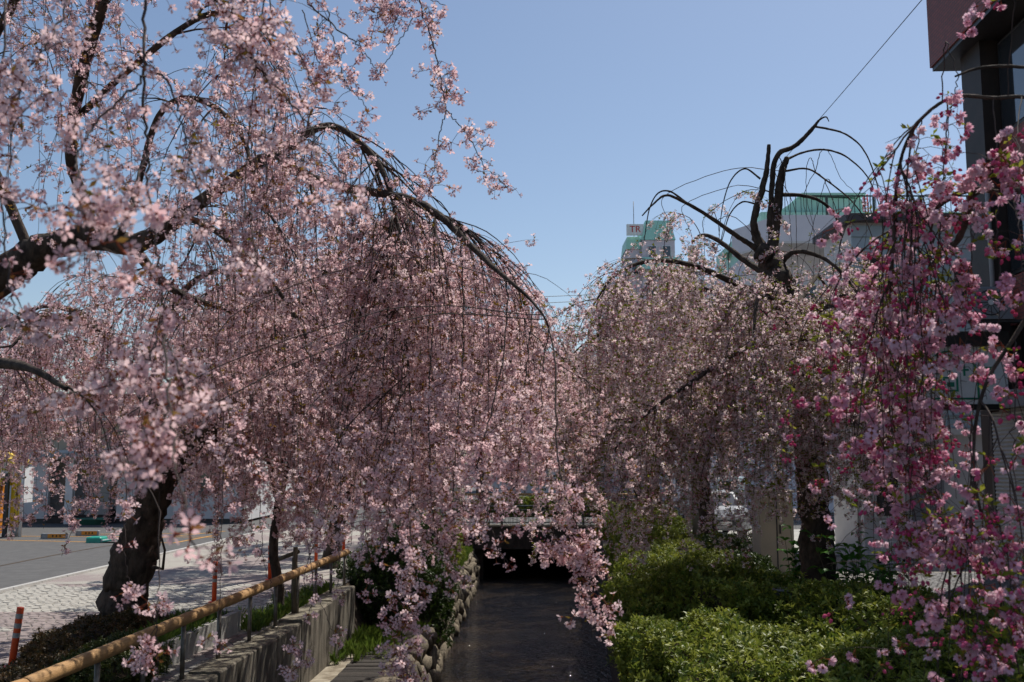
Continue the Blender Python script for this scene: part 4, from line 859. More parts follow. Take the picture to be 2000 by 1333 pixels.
up_ = thing('utility_pole', (8.2, 11, 0), 'tall concrete utility pole on the pavement holding the overhead wire', 'pole'); MB().tube([(8.2, 11, -.1), (8.2, 11, 12.1)], [.19, .13], 14).build('shaft', 'concrete_pale', up_); MB().box(7.4, 9.0, 10.86, 10.94, 11.5, 11.6).build('crossarm', 'grey_metal', up_)
w0 = Vector((8.2, 11, 11.75)); w1 = Vector(P(1492, 379, 46.9)); w1 = Vector((11.65, 47.0, float(w1[2]))); pts = [w0.lerp(w1, k / 16) - Vector((0, 0, .10 * math.sin(math.pi * k / 16))) for k in range(17)]
setp(MB().tube(pts, .011, 5).build('overhead_wire', 'black'), 'single black overhead wire running to the mint-roofed building', 'wire')
dp = thing('distant_pole', (-9.0, 58, 0), 'distant concrete pole hidden in blossom carrying two wires', 'pole'); MB().tube([(-9, 58, 0), (-9, 58, 12.6)], [.2, .14], 10).build('shaft', 'concrete_pale', dp)
for z, lab in ((12.35, 'upper of two thin power lines above the stream vista'), (11.9, 'lower of two thin power lines above the stream vista')):
    a = Vector((-9, 58, z)); b = Vector((9.0, 75.6, z + 3.0)); setp(MB().tube([a.lerp(b, k / 12) - Vector((0, 0, .35 * math.sin(math.pi * k / 12))) for k in range(13)], .022, 5).build('power_line', 'black'), lab, 'wire')
# hand trolley by the white house
ht = thing('hand_trolley', (9.0, 24.0, 0), 'white tubular hand trolley leaning by the white house', 'trolley'); x, y_ = 9.0, 24.0
for s in (-.22, .22): MB().tube([(x + s, y_, .0), (x + s, y_ + .12, .85), (x + s * .8, y_ + .18, .98)], .022, 8).build('side_tube', 'white_paint', ht)
MB().tube([(x - .18, y_ + .18, .98), (x + .18, y_ + .18, .98)], .022, 8).build('handle', 'white_paint', ht)
for z in (.25, .5, .75): MB().tube([(x - .22, y_ + z * .14, z), (x + .22, y_ + z * .14, z)], .015, 6).build('crossbar', 'white_paint', ht)
MB().box(x - .25, x + .25, y_ - .3, y_ + .02, .02, .05).build('toe_plate', 'grey_metal', ht)
for s in (-.28, .28): MB().tube([(x + s - .03, y_ + .12, .11), (x + s + .03, y_ + .12, .11)], .11, 12).build('wheel', 'rubber', ht)
# vending machine, parked car on the side road
vm = thing('vending_machine', (7.9, 36.4, 0), 'pale blue vending machine across the side road', 'vending machine'); MB().box(7.4, 8.45, 36.4, 37.1, .05, 1.85, 0, .03).build('cabinet', 'siding', vm); MB().box(7.48, 8.1, 36.37, 36.399, .85, 1.7).build('display_window', 'pane', vm); MB().box(7.5, 8.3, 36.37, 36.399, .2, .42).build('delivery_slot', 'dark_metal', vm); MB().box(8.16, 8.36, 36.375, 36.399, .8, 1.4).build('coin_panel', 'grey_metal', vm)
def car(x, y, label):
    t = thing('parked_car', (x, y, 0), label, 'car'); side = [(-2.0,.35),(-2.05,.7),(-1.85,.92),(-1.0,1.0),(-.45,1.42),(1.0,1.46),(1.75,1.0),(2.0,.92),(2.05,.4),(1.9,.28),(-1.9,.28)]; w = .74; v = []; f = []; n = len(side)
    for s in (-1, 1): v += [(x + s * (w if z < 1.05 else w * .80), y + yy, z) for yy, z in side]
    for k in range(n): j = (k + 1) % n; f.append((k, j, n + j, n + k))
    f += [tuple(range(n - 1, -1, -1)), tuple(range(n, 2 * n))]; MB().add(v, f).build('body', 'car_paint', t)
    MB().add([(x - .62, y - .985, 1.03), (x + .62, y - .985, 1.03), (x + .54, y - .505, 1.385), (x - .54, y - .505, 1.385)], [(0, 1, 2, 3)]).build('windscreen', 'pane', t)
    for s in (-1, 1):
        MB().box(x + s * .56 - .13, x + s * .56 + .13, y - 2.06, y - 2.0, .64, .78, 0, .02).build('headlight', 'white_paint', t)
        for yy in (-1.3, 1.3): wh = MB().tube([(x + s * .60, y + yy, .3), (x + s * .76, y + yy, .3)], .3, 18).build('wheel', 'rubber', t); MB().tube([(x + s * .75, y + yy, .3), (x + s * .775, y + yy, .3)], .18, 14).build('rim', 'grey_metal', wh)
    MB().box(x - .4, x + .4, y - 2.075, y - 2.03, .44, .60).build('grille', 'dark_metal', t); MB().box(x - .18, x + .18, y - 2.09, y - 2.076, .46, .56).build('number_plate', 'white_paint', t)
car(6.6, 33.2, 'silver-grey parked car seen between the right-bank trunks')
# fallen petals on the water and the deck
# ------------------------------------------------------------------ weeping cherry trees
def catmull(C, per=8):
    C = np.asarray(C, float); n = len(C); E = np.vstack([2 * C[0] - C[1], C, 2 * C[-1] - C[-2]]); out = []
    for i in range(n - 1):
        p0, p1, p2, p3 = E[i], E[i+1], E[i+2], E[i+3]
        for t in np.linspace(0, 1, per, endpoint=False):
            out.append(.5 * ((2*p1) + (-p0+p2)*t + (2*p0-5*p1+4*p2-p3)*t*t + (-p0+3*p1-3*p2+p3)*t**3))
    out.append(C[-1]); return np.array(out)
def limb_pts(px):
    """[(px, py, depth, radius)] -> curve (x, y, z, r)"""
    return catmull([(*P(a, b, d), r) for a, b, d, r in px], 6)
def ctrl(l): return catmull(l, 6)
def limb_mesh(curve, seed, n=10, rough=0.10):
    rng = np.random.default_rng(seed); mb = MB(); c = curve.copy()
    c[1:-1, :3] += rng.normal(size=(len(c) - 2, 3)) * c[1:-1, 3:4] * .05
    rad = np.maximum(c[:, 3], .003) * (1 + rng.normal(size=len(c)) * rough * .35)
    mb.tube([tuple(p) for p in c[:, :3]], list(rad), n, 0, True)
    V = np.array(mb.v); k = len(c)                         # gnarled section: shift every ring vertex
    V = V.reshape(k, n, 3); ctr = c[:, None, :3]; V = ctr + (V - ctr) * (1 + rng.normal(size=(k, n, 1)) * rough * .8)
    mb.v = [tuple(p) for p in V.reshape(-1, 3)]
    return mb
def sim(P0, D0, L, step, grav, wob, zmin, rng):
    N = len(P0); T = int(np.ceil(L.max() / step)); S = np.zeros((N, T + 1, 3)); p = P0.copy(); d = D0 / np.linalg.norm(D0, axis=1, keepdims=True); S[:, 0] = p
    ok = np.ones(N, bool); nv = np.ones(N, int)
    for t in range(T):
        d = d + np.array((0, 0, -1.0)) * grav[:, None] + rng.normal(size=(N, 3)) * wob; d /= np.linalg.norm(d, axis=1, keepdims=True)
        p = p + d * step; S[:, t + 1] = p
        ok &= ((t + 1) * step <= L) & (p[:, 2] > zmin); nv[ok] = t + 2
    return S, nv
def tubes(S, nv, r0, r1, ns=3):
    """all strands at once -> verts, quads"""
    N, T, _ = S.shape; tan = np.zeros_like(S); tan[:, 1:-1] = S[:, 2:] - S[:, :-2]; tan[:, 0] = S[:, 1] - S[:, 0]; tan[:, -1] = S[:, -1] - S[:, -2]
    tan /= np.linalg.norm(tan, axis=2, keepdims=True) + 1e-9
    a = np.cross(tan, np.array((.93, .31, .2))); a /= np.linalg.norm(a, axis=2, keepdims=True) + 1e-9; b = np.cross(tan, a)
    fr = np.clip(np.arange(T)[None, :] / np.maximum(nv[:, None] - 1, 1), 0, 1); r = (r0[:, None] * (1 - fr) + r1[:, None] * fr)[..., None]
    V = np.stack([S + r * (a * math.cos(2*math.pi*q/ns) + b * math.sin(2*math.pi*q/ns)) for q in range(ns)], axis=2)   # N,T,ns,3
    idx = np.arange(N * T * ns).reshape(N, T, ns); Q = []
    m = np.arange(T - 1)[None, :] < (nv[:, None] - 1)
    for q in range(ns):
        w = (q + 1) % ns
        Q.append(np.stack([idx[:, :-1, q], idx[:, :-1, w], idx[:, 1:, w], idx[:, 1:, q]], axis=2)[m])
    Q = np.concatenate(Q); V = V.reshape(-1, 3); used = np.unique(Q); re = np.full(len(V), -1); re[used] = np.arange(len(used))
    return V[used], re[Q]
def along(S, nv, step, per_m, lo, rng, prob=None):
    """random points along strands, none in the first part lo (fraction)"""
    Lm = (nv - 1) * step; n = rng.poisson(np.maximum(Lm * per_m, 0)); who = np.repeat(np.arange(len(S)), n)
    if len(who) == 0: return np.zeros((0, 3)), who
    f = lo + (1 - lo) * rng.random(len(who)) ** .85; x = f * (nv[who] - 1); i = np.minimum(x.astype(int), nv[who] - 2); i = np.maximum(i, 0); w = (x - i)[:, None]
    return S[who, i] * (1 - w) + S[who, i + 1] * w, who
class Cherry:
    def __init__(s, base, label, name='weeping_cherry', seed=1, keys=None, group='weeping cherries along the stream'):
        s.o = thing(name, base, label, 'tree', group); s.rng = np.random.default_rng(seed); s.seed = seed; s.curves = []; s.tv = []; s.tq = []; s.nv = 0
        s.bp = []; s.bs = []; s.bi = []; s.keys = keys; s.grey = False; s.few = 1.0; s.hung = []
    def trunk(s, curve, n=20):
        limb_mesh(curve, s.seed, n, .07).build('trunk', 'bark', s.o)
    def limb(s, curve, w=1.0, lo=.15, n=8, mesh=True):
        if mesh: limb_mesh(curve, s.seed + len(s.curves) * 7 + 3, n, .07).build('limb', 'bark', s.o)
        if w > 0: s.curves.append((curve, w, lo))
    def put(s, S, nv, r0, r1, ns=3):
        V, Q = tubes(S, nv, r0, r1, ns); s.tv.append(V); s.tq.append(Q + s.nv); s.nv += len(V)
    def bloom(s, pts, idx, size):
        s.bp.append(pts); s.bi.append(idx); s.bs.append(size)
    def start(s, n):
        """points on the limbs, with tangent"""
        rng = s.rng; w = np.array([c[1] * np.sum(np.linalg.norm(np.diff(c[0][:, :3], axis=0), axis=1)) for c in s.curves]); who = rng.choice(len(w), n, p=w / w.sum()); p = np.zeros((n, 3)); t = np.zeros((n, 3)); r = np.zeros(n)
        for i, k in enumerate(who):
            c, _, lo = s.curves[k]; x = (lo + (1 - lo) * rng.random() ** .8) * (len(c) - 1); j = min(int(x), len(c) - 2); f = x - j
            p[i] = c[j, :3] * (1 - f) + c[j+1, :3] * f; t[i] = unit(c[j+1, :3] - c[j, :3]); r[i] = c[j, 3]
        return p, t, r
    def grow(s, n_arch=60, arch=(1.0, 2.2), n_str=8, strand=(.8, 2.4), zmin=(1.2, 2.6), dens=14, dens3=24, bare=.15, size=1.0, rtw=1.0, up=.5, out=.8, step=.12, n3=2.5, toward=None, g1=.10, arch_bloom=5):
        rng = s.rng; nb = len(s.keys)
        p, t, r = s.start(n_arch); az = rng.uniform(0, 2 * math.pi, n_arch); h = np.stack([np.cos(az), np.sin(az), np.zeros(n_arch)], 1)
        if toward is not None: h += np.array(toward)
        D = t * rng.uniform(.2, .9, (n_arch, 1)) + h * out * rng.uniform(.5, 1.2, (n_arch, 1)) + np.array((0, 0, 1)) * up * rng.uniform(.3, 1.4, (n_arch, 1))
        L = rng.uniform(*arch, n_arch); S1, n1 = sim(p, D, L, step, np.full(n_arch, g1) * rng.uniform(.7, 1.4, n_arch), .07, zmin[0] + .4, rng)
        s.put(S1, n1, np.minimum(rng.uniform(.007, .013, n_arch) * rtw, r * .8), np.full(n_arch, .0035) * rtw, 4)
        # hanging strands
        N2 = n_arch * n_str; who = rng.integers(0, n_arch, N2); x = (.18 + .82 * rng.random(N2)) * (n1[who] - 1); i = np.minimum(x.astype(int), np.maximum(n1[who] - 2, 0)); f = (x - i)[:, None]
        p2 = S1[who, i] * (1 - f) + S1[who, i + 1] * f; t2 = S1[who, i + 1] - S1[who, i]; t2 /= np.linalg.norm(t2, axis=1, keepdims=True) + 1e-9
        az = rng.uniform(0, 2 * math.pi, N2); D2 = t2 * .8 + np.stack([np.cos(az), np.sin(az), np.full(N2, .15)], 1) * rng.uniform(.2, .8, (N2, 1))
        S2, n2 = sim(p2, D2, rng.uniform(*strand, N2), step, rng.uniform(.14, .38, N2), .055, zmin[0] + (zmin[1] - zmin[0]) * rng.random(N2) ** 1.3, rng)
        s.put(S2, n2, rng.uniform(.0032, .0052, N2) * rtw, np.full(N2, .0016) * rtw, 3)
        # side twigs
        q, w = along(S2, n2, step, n3, .1, rng); N3 = len(q); az = rng.uniform(0, 2 * math.pi, N3)
        D3 = np.stack([np.cos(az), np.sin(az), rng.uniform(-.9, .4, N3)], 1)
        S3, n3_ = sim(q, D3, rng.uniform(.12, .55, N3), .08, rng.uniform(.08, .3, N3), .08, np.full(N3, zmin[0]), rng)
        s.put(S3, n3_, np.full(N3, .0022) * rtw, np.full(N3, .0012) * rtw, 3)
        for (SS, nn, st, dd, b) in ((S2, n2, step, dens, bare), (S3, n3_, .08, dens3, .2), (S1, n1, step, arch_bloom, .3)):
            pts, w = along(SS, nn, st, dd, b, rng); pts = pts + rng.normal(size=pts.shape) * .012
            s.bloom(pts, rng.integers(0, nb, len(pts)), size * rng.uniform(.72, 1.2, len(pts)))
        return s
    def strand_px(s, pts, r0=.006, r1=.002, clusters=(), side=0, size=1.0, spread=.05, grey=False):
        """a measured hanging strand: [(px, py, depth)], clusters [(from, to, how many)] along it"""
        rng = s.rng; W = [P(*p) for p in pts]; p0 = W[0]
        L = np.concatenate([c[0][:, :3] for c in s.curves]); dl = np.linalg.norm(L - p0, axis=1); near = min([dl.min()] + [np.linalg.norm(q - p0, axis=1).min() for q in s.hung])
        if near > .12:                                   # carry the twig back to the limb it grows from
            hi = L[:, 2] > p0[2] + .25; j = np.argmin(np.where(hi, dl, 99)) if hi.any() else np.argmin(dl); a = L[j]; W = [a, a * .55 + p0 * .45 + np.array((0, 0, .22))] + W
        C = catmull(W, 8); lead = len(C) - (len(pts) - 1) * 8 - 1; s.hung.append(C); C[1:-1] += rng.normal(size=(len(C) - 2, 3)) * .004; s.put(C[None], np.array([len(C)]), np.array([r0]), np.array([r1]), 5)
        for (a, b, n) in clusters:
            n = max(2, int(n * s.few))
            x = lead + (a + (b - a) * rng.random(n)) * (len(C) - 1 - lead); i = np.minimum(x.astype(int), len(C) - 2); f = (x - i)[:, None]; p = C[i] * (1 - f) + C[i+1] * f
            q = p + rng.normal(size=(n, 3)) * np.array((1, 1, .8)) * spread
            far = np.linalg.norm(q - p, axis=1) > .03
            if far.any():
                A = p[far]; B = q[far]; SS = np.stack([A, A * .5 + B * .5 + np.array((0, 0, .012)), B], 1); s.put(SS, np.full(len(A), 3), np.full(len(A), .0018), np.full(len(A), .0012), 3)
            s.bloom(q, rng.integers(0, len(s.keys) - (1 if s.keys is PK else 0), n), size * rng.uniform(.8, 1.15, n))
        return C
    def done(s, twig='twig', tips=None):
        V = np.concatenate(s.tv); Q = np.concatenate(s.tq); me = np_mesh('twigs', V - ORIGIN[s.o], Q); o = link('twigs', me, twig, s.o); o['kind'] = 'stuff'
        pts = np.concatenate(s.bp); idx = np.concatenate(s.bi); sc = np.concatenate(s.bs); n = len(pts); rng = s.rng
        rot = np.stack([rng.normal(size=n) * .5, rng.normal(size=n) * .5, rng.uniform(0, 6.28, n)], 1)
        scatter('blossoms', pts, rot, sc, idx, s.keys, s.o)
        print('tree', s.o.name, 'twig quads', len(Q), 'clusters', n)
PK = ['pale%d' % k for k in range(5)] + ['sprigp0']
WK = ['white%d' % k for k in range(5)] + ['sprigw0', 'sprigw1']
RK = ['rose%d' % k for k in range(4)] + ['bud%d' % k for k in range(3)] + ['sprigw0']

# --- A: the near tree on the left bank, its trunk just outside the picture, its limbs reaching over the stream
A = Cherry((-5.7, 8.9, 0), 'pale pink weeping cherry whose long bare-backed limb arches over the stream', seed=11, keys=PK)
A.few = .58
A.trunk(ctrl([(-5.75,8.9,-.1,.36),(-5.7,8.9,.5,.30),(-5.62,8.9,1.5,.27),(-5.45,8.85,2.6,.25),(-5.2,8.8,3.4,.22)]))
a1 = np.vstack([ctrl([(-5.2,8.8,3.3,.22),(-4.95,8.8,3.75,.19),tuple([*P(30,520,8.7),.15])])[:-1], limb_pts([(30,520,8.7,.15),(70,495,8.65,.14),(115,476,8.6,.125),(180,462,8.5,.115),(255,478,8.4,.095),(310,455,8.3,.075),(370,410,8.2,.062),(430,370,8.0,.054),(500,320,7.9,.05),(560,290,7.7,.045),(605,258,7.5,.032),(645,246,7.3,.025),(690,268,7.1,.024),(735,315,7.0,.023),(765,380,6.9,.019),(775,440,6.9,.016),(785,540,6.8,.011),(793,650,6.8,.008),(800,760,6.7,.006)])])
A.limb(a1, 1.0, .22, 10)
A.limb(limb_pts([(548,306,7.72,.042),(570,330,7.6,.038),(620,352,7.4,.035),(680,368,7.2,.033),(730,376,7.0,.031),(800,390,6.8,.028),(850,415,6.6,.026),(900,460,6.4,.022),(950,510,6.2,.018),(990,545,6.0,.013),(1030,580,5.9,.009),(1060,615,5.8,.007),(1072,640,5.8,.006)]), .0001)
A.curves.append((limb_pts([(548,306,7.72,.042),(620,352,7.4,.035),(730,376,7.0,.031),(800,390,6.8,.028),(850,415,6.6,.026),(900,460,6.4,.022)]), 1.1, .1))
A.limb(limb_pts([(185,462,8.5,.06),(160,380,8.3,.048),(140,320,8.0,.045),(142,250,7.8,.046),(160,150,7.4,.047),(190,40,7.1,.046),(215,-60,6.8,.044),(260,-250,6.0,.04),(330,-430,5.2,.036),(430,-600,4.4,.03),(560,-760,3.7,.024),(640,-900,3.2,.016)]), .6, .2)
A.limb(limb_pts([(312,452,8.3,.034),(350,425,8.1,.03),(400,440,8.0,.027),(440,465,7.9,.025),(500,520,7.8,.022),(560,590,7.7,.018),(600,660,7.6,.012)]), 1.0, .2)
A.limb(limb_pts([(230,472,8.4,.035),(265,380,8.2,.03),(300,250,8.0,.027),(330,205,7.8,.025),(370,192,7.6,.023),(420,210,7.5,.02),(465,255,7.4,.016),(490,320,7.3,.011),(500,400,7.2,.007)]), 1.0, .3)
A.limb(limb_pts([(60,500,8.65,.05),(20,400,8.6,.045),(-40,250,8.4,.04),(-20,100,7.8,.035),(60,-40,7.2,.028),(140,-120,6.6,.02)]), .8, .2)
A.limb(limb_pts([(-30,585,8.7,.09),(-60,640,8.0,.08),(-20,700,7.4,.05),(60,720,6.9,.03),(130,760,6.6,.015)]), .6, .2)
A.limb(limb_pts([(140,240,7.8,.03),(260,130,7.4,.026),(380,40,7.0,.022),(460,30,6.7,.014),(500,90,6.5,.008)]), 1.0, .25)
A.limb(limb_pts([(255,478,8.4,.05),(330,560,9.3,.04),(430,600,10.2,.03),(540,620,10.8,.02),(640,680,11.2,.012)]), 1.0, .2)
A.grow(115, (.3, .75), 5, (.6, 2.2), (1.7, 3.3), dens=5.5, dens3=11, bare=.3, up=.1, out=.45, size=.85, arch_bloom=2, step=.09)
# near strands that hang from A's overhead limb, and the ones over the water
ov = P(560, -700, 3.8)
A.strand_px([(300,-330,4.2),(288,-120,3.5),(283,60,3.1),(280,150,3.0),(285,260,3.0),(290,350,3.0),(300,450,2.95),(312,540,2.9),(318,640,2.9),(322,740,2.8)], .007, .0022, [(.2,.45,14),(.5,.62,16),(.7,.8,10),(.93,1,14)], spread=.07)
A.strand_px([(283,120,3.0),(330,165,3.0),(352,230,3.0),(368,300,2.95),(385,360,2.9),(410,420,2.85)], .004, .002, [(.3,1,22)], spread=.06)
A.strand_px([(285,150,3.0),(240,190,2.9),(190,240,2.8),(150,300,2.6),(150,380,2.2),(165,420,2.0)], .004, .002, [(.35,.6,8),(.82,1,14)], spread=.05)
A.strand_px([(288,300,3.0),(268,350,2.6),(262,400,2.3),(225,450,2.1),(190,500,2.1)], .004, .002, [(.4,1,18)], spread=.05)
A.strand_px([(312,600,2.9),(300,680,2.7),(260,730,2.6),(190,760,2.5),(110,770,2.4)], .003, .0018, [(.35,1,24)], spread=.035)
A.strand_px([(318,640,2.9),(340,700,2.7),(360,750,2.6),(395,770,2.6)], .003, .0018, [(.4,1,15)], spread=.035)
A.strand_px([(322,660,2.6),(330,780,2.4),(338,860,2.2),(350,940,2.1),(368,1020,2.0),(380,1075,2.0)], .0034, .0018, [(.9,1,5)], spread=.02)
A.strand_px([(332,790,2.4),(310,860,2.3),(290,900,2.25),(268,935,2.2)], .0028, .0016, [(.25,1,26)], spread=.034)
A.strand_px([(420,-250,3.4),(445,-40,3.1),(470,60,3.0),(500,130,3.0),(560,190,3.0),(600,240,3.0),(640,300,3.0)], .006, .002, [(.2,.7,44),(.75,1,14)], spread=.07)
A.strand_px([(380,-250,3.6),(400,-60,3.2),(440,20,3.1),(520,60,3.1),(590,120,3.1),(620,190,3.1)], .005, .002, [(.3,1,38)], spread=.07)
A.strand_px([(180,-250,3.6),(150,-60,3.2),(110,60,3.0),(60,130,2.9),(30,230,2.8),(20,330,2.7)], .005, .002, [(.3,1,36)], spread=.06)
A.strand_px([(40,-200,3.4),(10,60,3.0),(-5,250,2.9),(5,420,2.8),(20,560,2.7),(40,640,2.7)], .005, .002, [(.3,1,40)], spread=.06)
A.strand_px([(480,330,3.2),(490,420,3.1),(500,500,3.0),(508,530,3.0)], .003, .0018, [(.7,1,9)], spread=.03)
A.strand_px([(640,300,3.0),(680,360,3.0),(690,400,3.0)], .003, .0018, [(.2,1,12)], spread=.05)
A.few = .8
# against the sky
sk = A.strand_px([(790,-260,5.4),(805,-120,5.2),(815,-20,5.0),(830,40,5.0),(850,100,5.0),(862,160,5.0),(871,215,5.0)], .006, .0032, [(.42,.62,10),(.62,1,26)], spread=.045)
A.strand_px([(871,215,5.0),(860,260,5.0),(850,310,5.0),(842,360,5.0),(838,390,5.0)], .0032, .0018, [(.4,.85,16)], spread=.05)
A.strand_px([(871,215,5.0),(892,238,5.0),(915,268,5.0),(945,320,5.0),(972,350,5.0),(992,370,5.0)], .0032, .0018, [(.3,1,26)], spread=.04)
A.strand_px([(815,20,5.0),(790,65,5.0),(765,105,5.0),(742,138,5.0)], .003, .002, [(.9,1,6)], spread=.03)
A.strand_px([(770,-160,5.3),(760,-40,5.1),(745,10,5.0),(735,40,5.0)], .005, .002, [(.45,1,26)], spread=.06)
A.strand_px([(810,-60,5.1),(790,0,5.0),(775,30,5.0),(770,60,5.0)], .004, .002, [(.3,1,22)], spread=.06)
A.strand_px([(830,-6,5.0),(850,2,5.0),(872,12,5.0)], .003, .0018)
A.strand_px([(560,-100,4.6),(600,0,4.4),(640,40,4.3),(690,80,4.3),(720,115,4.3),(738,140,4.3)], .006, .002, [(.3,.7,16)], spread=.05)
A.strand_px([(620,-60,4.6),(640,20,4.4),(652,80,4.4),(665,130,4.4),(672,165,4.4),(700,190,4.4),(716,214,4.4)], .004, .0018, [(.4,.8,18),(.95,1,2)], spread=.045)
A.strand_px([(590,20,4.4),(610,80,4.4),(620,120,4.4),(640,150,4.4)], .003, .0018, [(.4,1,12)], spread=.05)
# over the stream
A.few = .85
A.strand_px([(1072,640,5.8),(1085,720,5.6),(1086,820,5.4),(1090,900,5.3),(1105,965,5.2),(1128,1030,5.2),(1145,1080,5.2),(1150,1130,5.2),(1152,1180,5.2),(1158,1245,5.2)], .0055, .002, [(.42,.56,16),(.58,.78,44),(.78,1,24)], spread=.045)
A.strand_px([(1100,960,5.2),(1085,1010,5.2),(1078,1060,5.2),(1072,1100,5.2)], .003, .0016, [(.3,1,20)], spread=.045)
A.strand_px([(1148,1120,5.2),(1165,1150,5.2),(1180,1172,5.2),(1200,1188,5.2)], .003, .0016, [(.75,1,4)], spread=.02)
A.strand_px([(1072,640,5.8),(1060,720,5.7),(1058,800,5.6),(1065,880,5.5),(1070,940,5.4)], .004, .0018, [(.5,1,34)], spread=.05)
A.strand_px([(1040,600,5.9),(1030,700,5.8),(1020,800,5.7),(1015,880,5.6),(1010,950,5.5)], .004, .0018, [(.3,1,50)], spread=.06)
A.strand_px([(990,545,6.0),(985,680,5.8),(960,800,5.6),(935,900,5.4),(945,975,5.3),(965,1045,5.2),(985,1100,5.2)], .005, .002, [(.3,.8,70),(.85,1,5)], spread=.07)
A.strand_px([(900,460,6.4),(905,600,6.2),(900,750,6.0),(890,880,5.7),(885,960,5.6),(888,1040,5.5),(890,1075,5.5)], .005, .002, [(.3,.95,90)], spread=.08)
A.strand_px([(800,760,6.7),(805,860,6.2),(800,960,5.6),(802,1050,5.2),(808,1120,5.1),(800,1180,5.0),(785,1240,5.0),(790,1290,4.9),(800,1325,4.9)], .005, .002, [(.2,.55,50),(.55,1,64)], spread=.05)
A.strand_px([(793,650,6.8),(780,780,6.2),(765,900,5.8),(760,1000,5.5),(745,1080,5.4)], .004, .002, [(.3,1,52)], spread=.07)
A.strand_px([(850,415,6.6),(848,560,6.4),(840,720,6.1),(838,850,5.8),(842,960,5.6),(850,1050,5.5)], .005, .002, [(.35,1,70)], spread=.07)
A.strand_px([(860,1040,5.5),(885,1110,5.4),(895,1135,5.4)], .0025, .0015, [(.5,1,8)], spread=.03)
A.few = .45
# thin ones in front of the path and railing
A.strand_px([(450,620,5.0),(448,800,4.8),(436,950,4.6),(432,1080,4.5),(430,1180,4.4),(424,1255,4.4)], .003, .0015, [(.1,.5,24),(.97,1,4)], spread=.04)
A.strand_px([(262,800,4.6),(246,950,4.5),(244,1060,4.4),(250,1120,4.4),(262,1160,4.4)], .0035, .0016, [(.2,.5,12),(.88,1,9)], spread=.022)
A.strand_px([(318,850,4.4),(312,1000,4.2),(310,1120,4.1),(308,1185,4.0),(298,1240,4.0),(280,1300,4.0)], .0035, .0016, [(.55,.64,7),(.78,1,16)], spread=.025)
A.strand_px([(310,1180,4.0),(306,1260,4.0),(312,1325,4.0)], .0025, .0015, [(.5,1,10)], spread=.03)
A.strand_px([(590,820,5.6),(596,1000,5.4),(612,1150,5.2),(600,1210,5.2),(590,1270,5.1),(572,1312,5.1)], .003, .0015, [(.1,.5,30),(.72,1,16)], spread=.04)
A.strand_px([(600,1100,5.4),(618,1160,5.3),(640,1210,5.2),(655,1248,5.2)], .0025, .0014, [(.93,1,3)], spread=.02)
A.strand_px([(500,750,5.6),(505,900,5.4),(512,1050,5.3),(518,1110,5.3),(535,1165,5.3)], .003, .0014, [(.1,.55,24)], spread=.05)
A.strand_px([(668,800,5.8),(664,950,5.6),(662,1060,5.5),(660,1140,5.5)], .003, .0014, [(.1,.7,34),(.95,1,5)], spread=.05)
A.strand_px([(720,760,5.8),(716,900,5.6),(712,1020,5.5),(720,1100,5.5),(724,1150,5.5)], .003, .0014, [(.1,.7,44),(.95,1,4)], spread=.05)
A.done()

# --- B: the leaning old trunk beside the railing
B = Cherry(G(242, 1228), 'old weeping cherry with a thick dark trunk leaning towards the stream behind the timber railing', seed=23, keys=PK)
bt = limb_pts([(240,1245,14.4,.42),(243,1200,14.4,.34),(246,1150,14.4,.31),(262,1095,14.4,.32),(276,1040,14.4,.28),(294,980,14.3,.25),(318,925,14.2,.235),(345,888,14.1,.225),(390,855,14.0,.205),(440,815,13.8,.18),(480,785,13.7,.155),(520,745,13.5,.125),(550,705,13.4,.105),(575,650,13.3,.085),(600,590,13.1,.07),(640,520,12.9,.055),(690,470,12.7,.042),(740,440,12.5,.03),(800,440,12.3,.02),(850,480,12.1,.012)])
B.trunk(bt); B.curves.append((bt, 1.0, .5))
mbk = MB(); mbk.tube([P(300,1108,14.15),P(318,1112,14.0),P(322,1075,14.0),P(310,1030,14.0),P(312,960,14.0)], [.03,.022,.018,.015,.01], 6); mbk.build('branch', 'bark', B.o)
B.limb(limb_pts([(345,888,14.1,.13),(300,800,14.3,.11),(250,720,14.4,.09),(200,650,14.5,.07),(150,610,14.6,.05),(80,600,14.8,.03),(10,640,15,.015)]), 1.1)
B.limb(limb_pts([(480,785,13.7,.10),(560,760,13.2,.08),(640,700,12.7,.06),(720,640,12.2,.045),(800,610,11.8,.035),(880,620,11.4,.022),(950,680,11.2,.012)]), 1.2)
B.limb(limb_pts([(345,888,14.1,.12),(380,780,15.2,.1),(450,650,16.2,.08),(540,560,17,.06),(640,520,17.6,.035),(720,560,18,.015)]), 1.1)
B.limb(limb_pts([(550,705,13.4,.08),(640,640,14.2,.065),(740,570,15,.05),(840,530,15.6,.035),(930,560,16,.02),(990,640,16.2,.01)]), 1.2)
B.limb(limb_pts([(300,800,14.3,.08),(310,680,13.4,.06),(350,580,12.4,.045),(420,530,11.6,.03),(480,560,11,.014)]), 1.0)
B.limb(limb_pts([(250,720,14.4,.06),(180,640,13.3,.05),(90,620,12.4,.035),(20,680,11.8,.015)]), .9)
B.grow(150, (.9, 2.3), 9, (.8, 3.0), (1.5, 3.1), dens=9, dens3=16, bare=.10, up=.3, size=.92)
B.done()

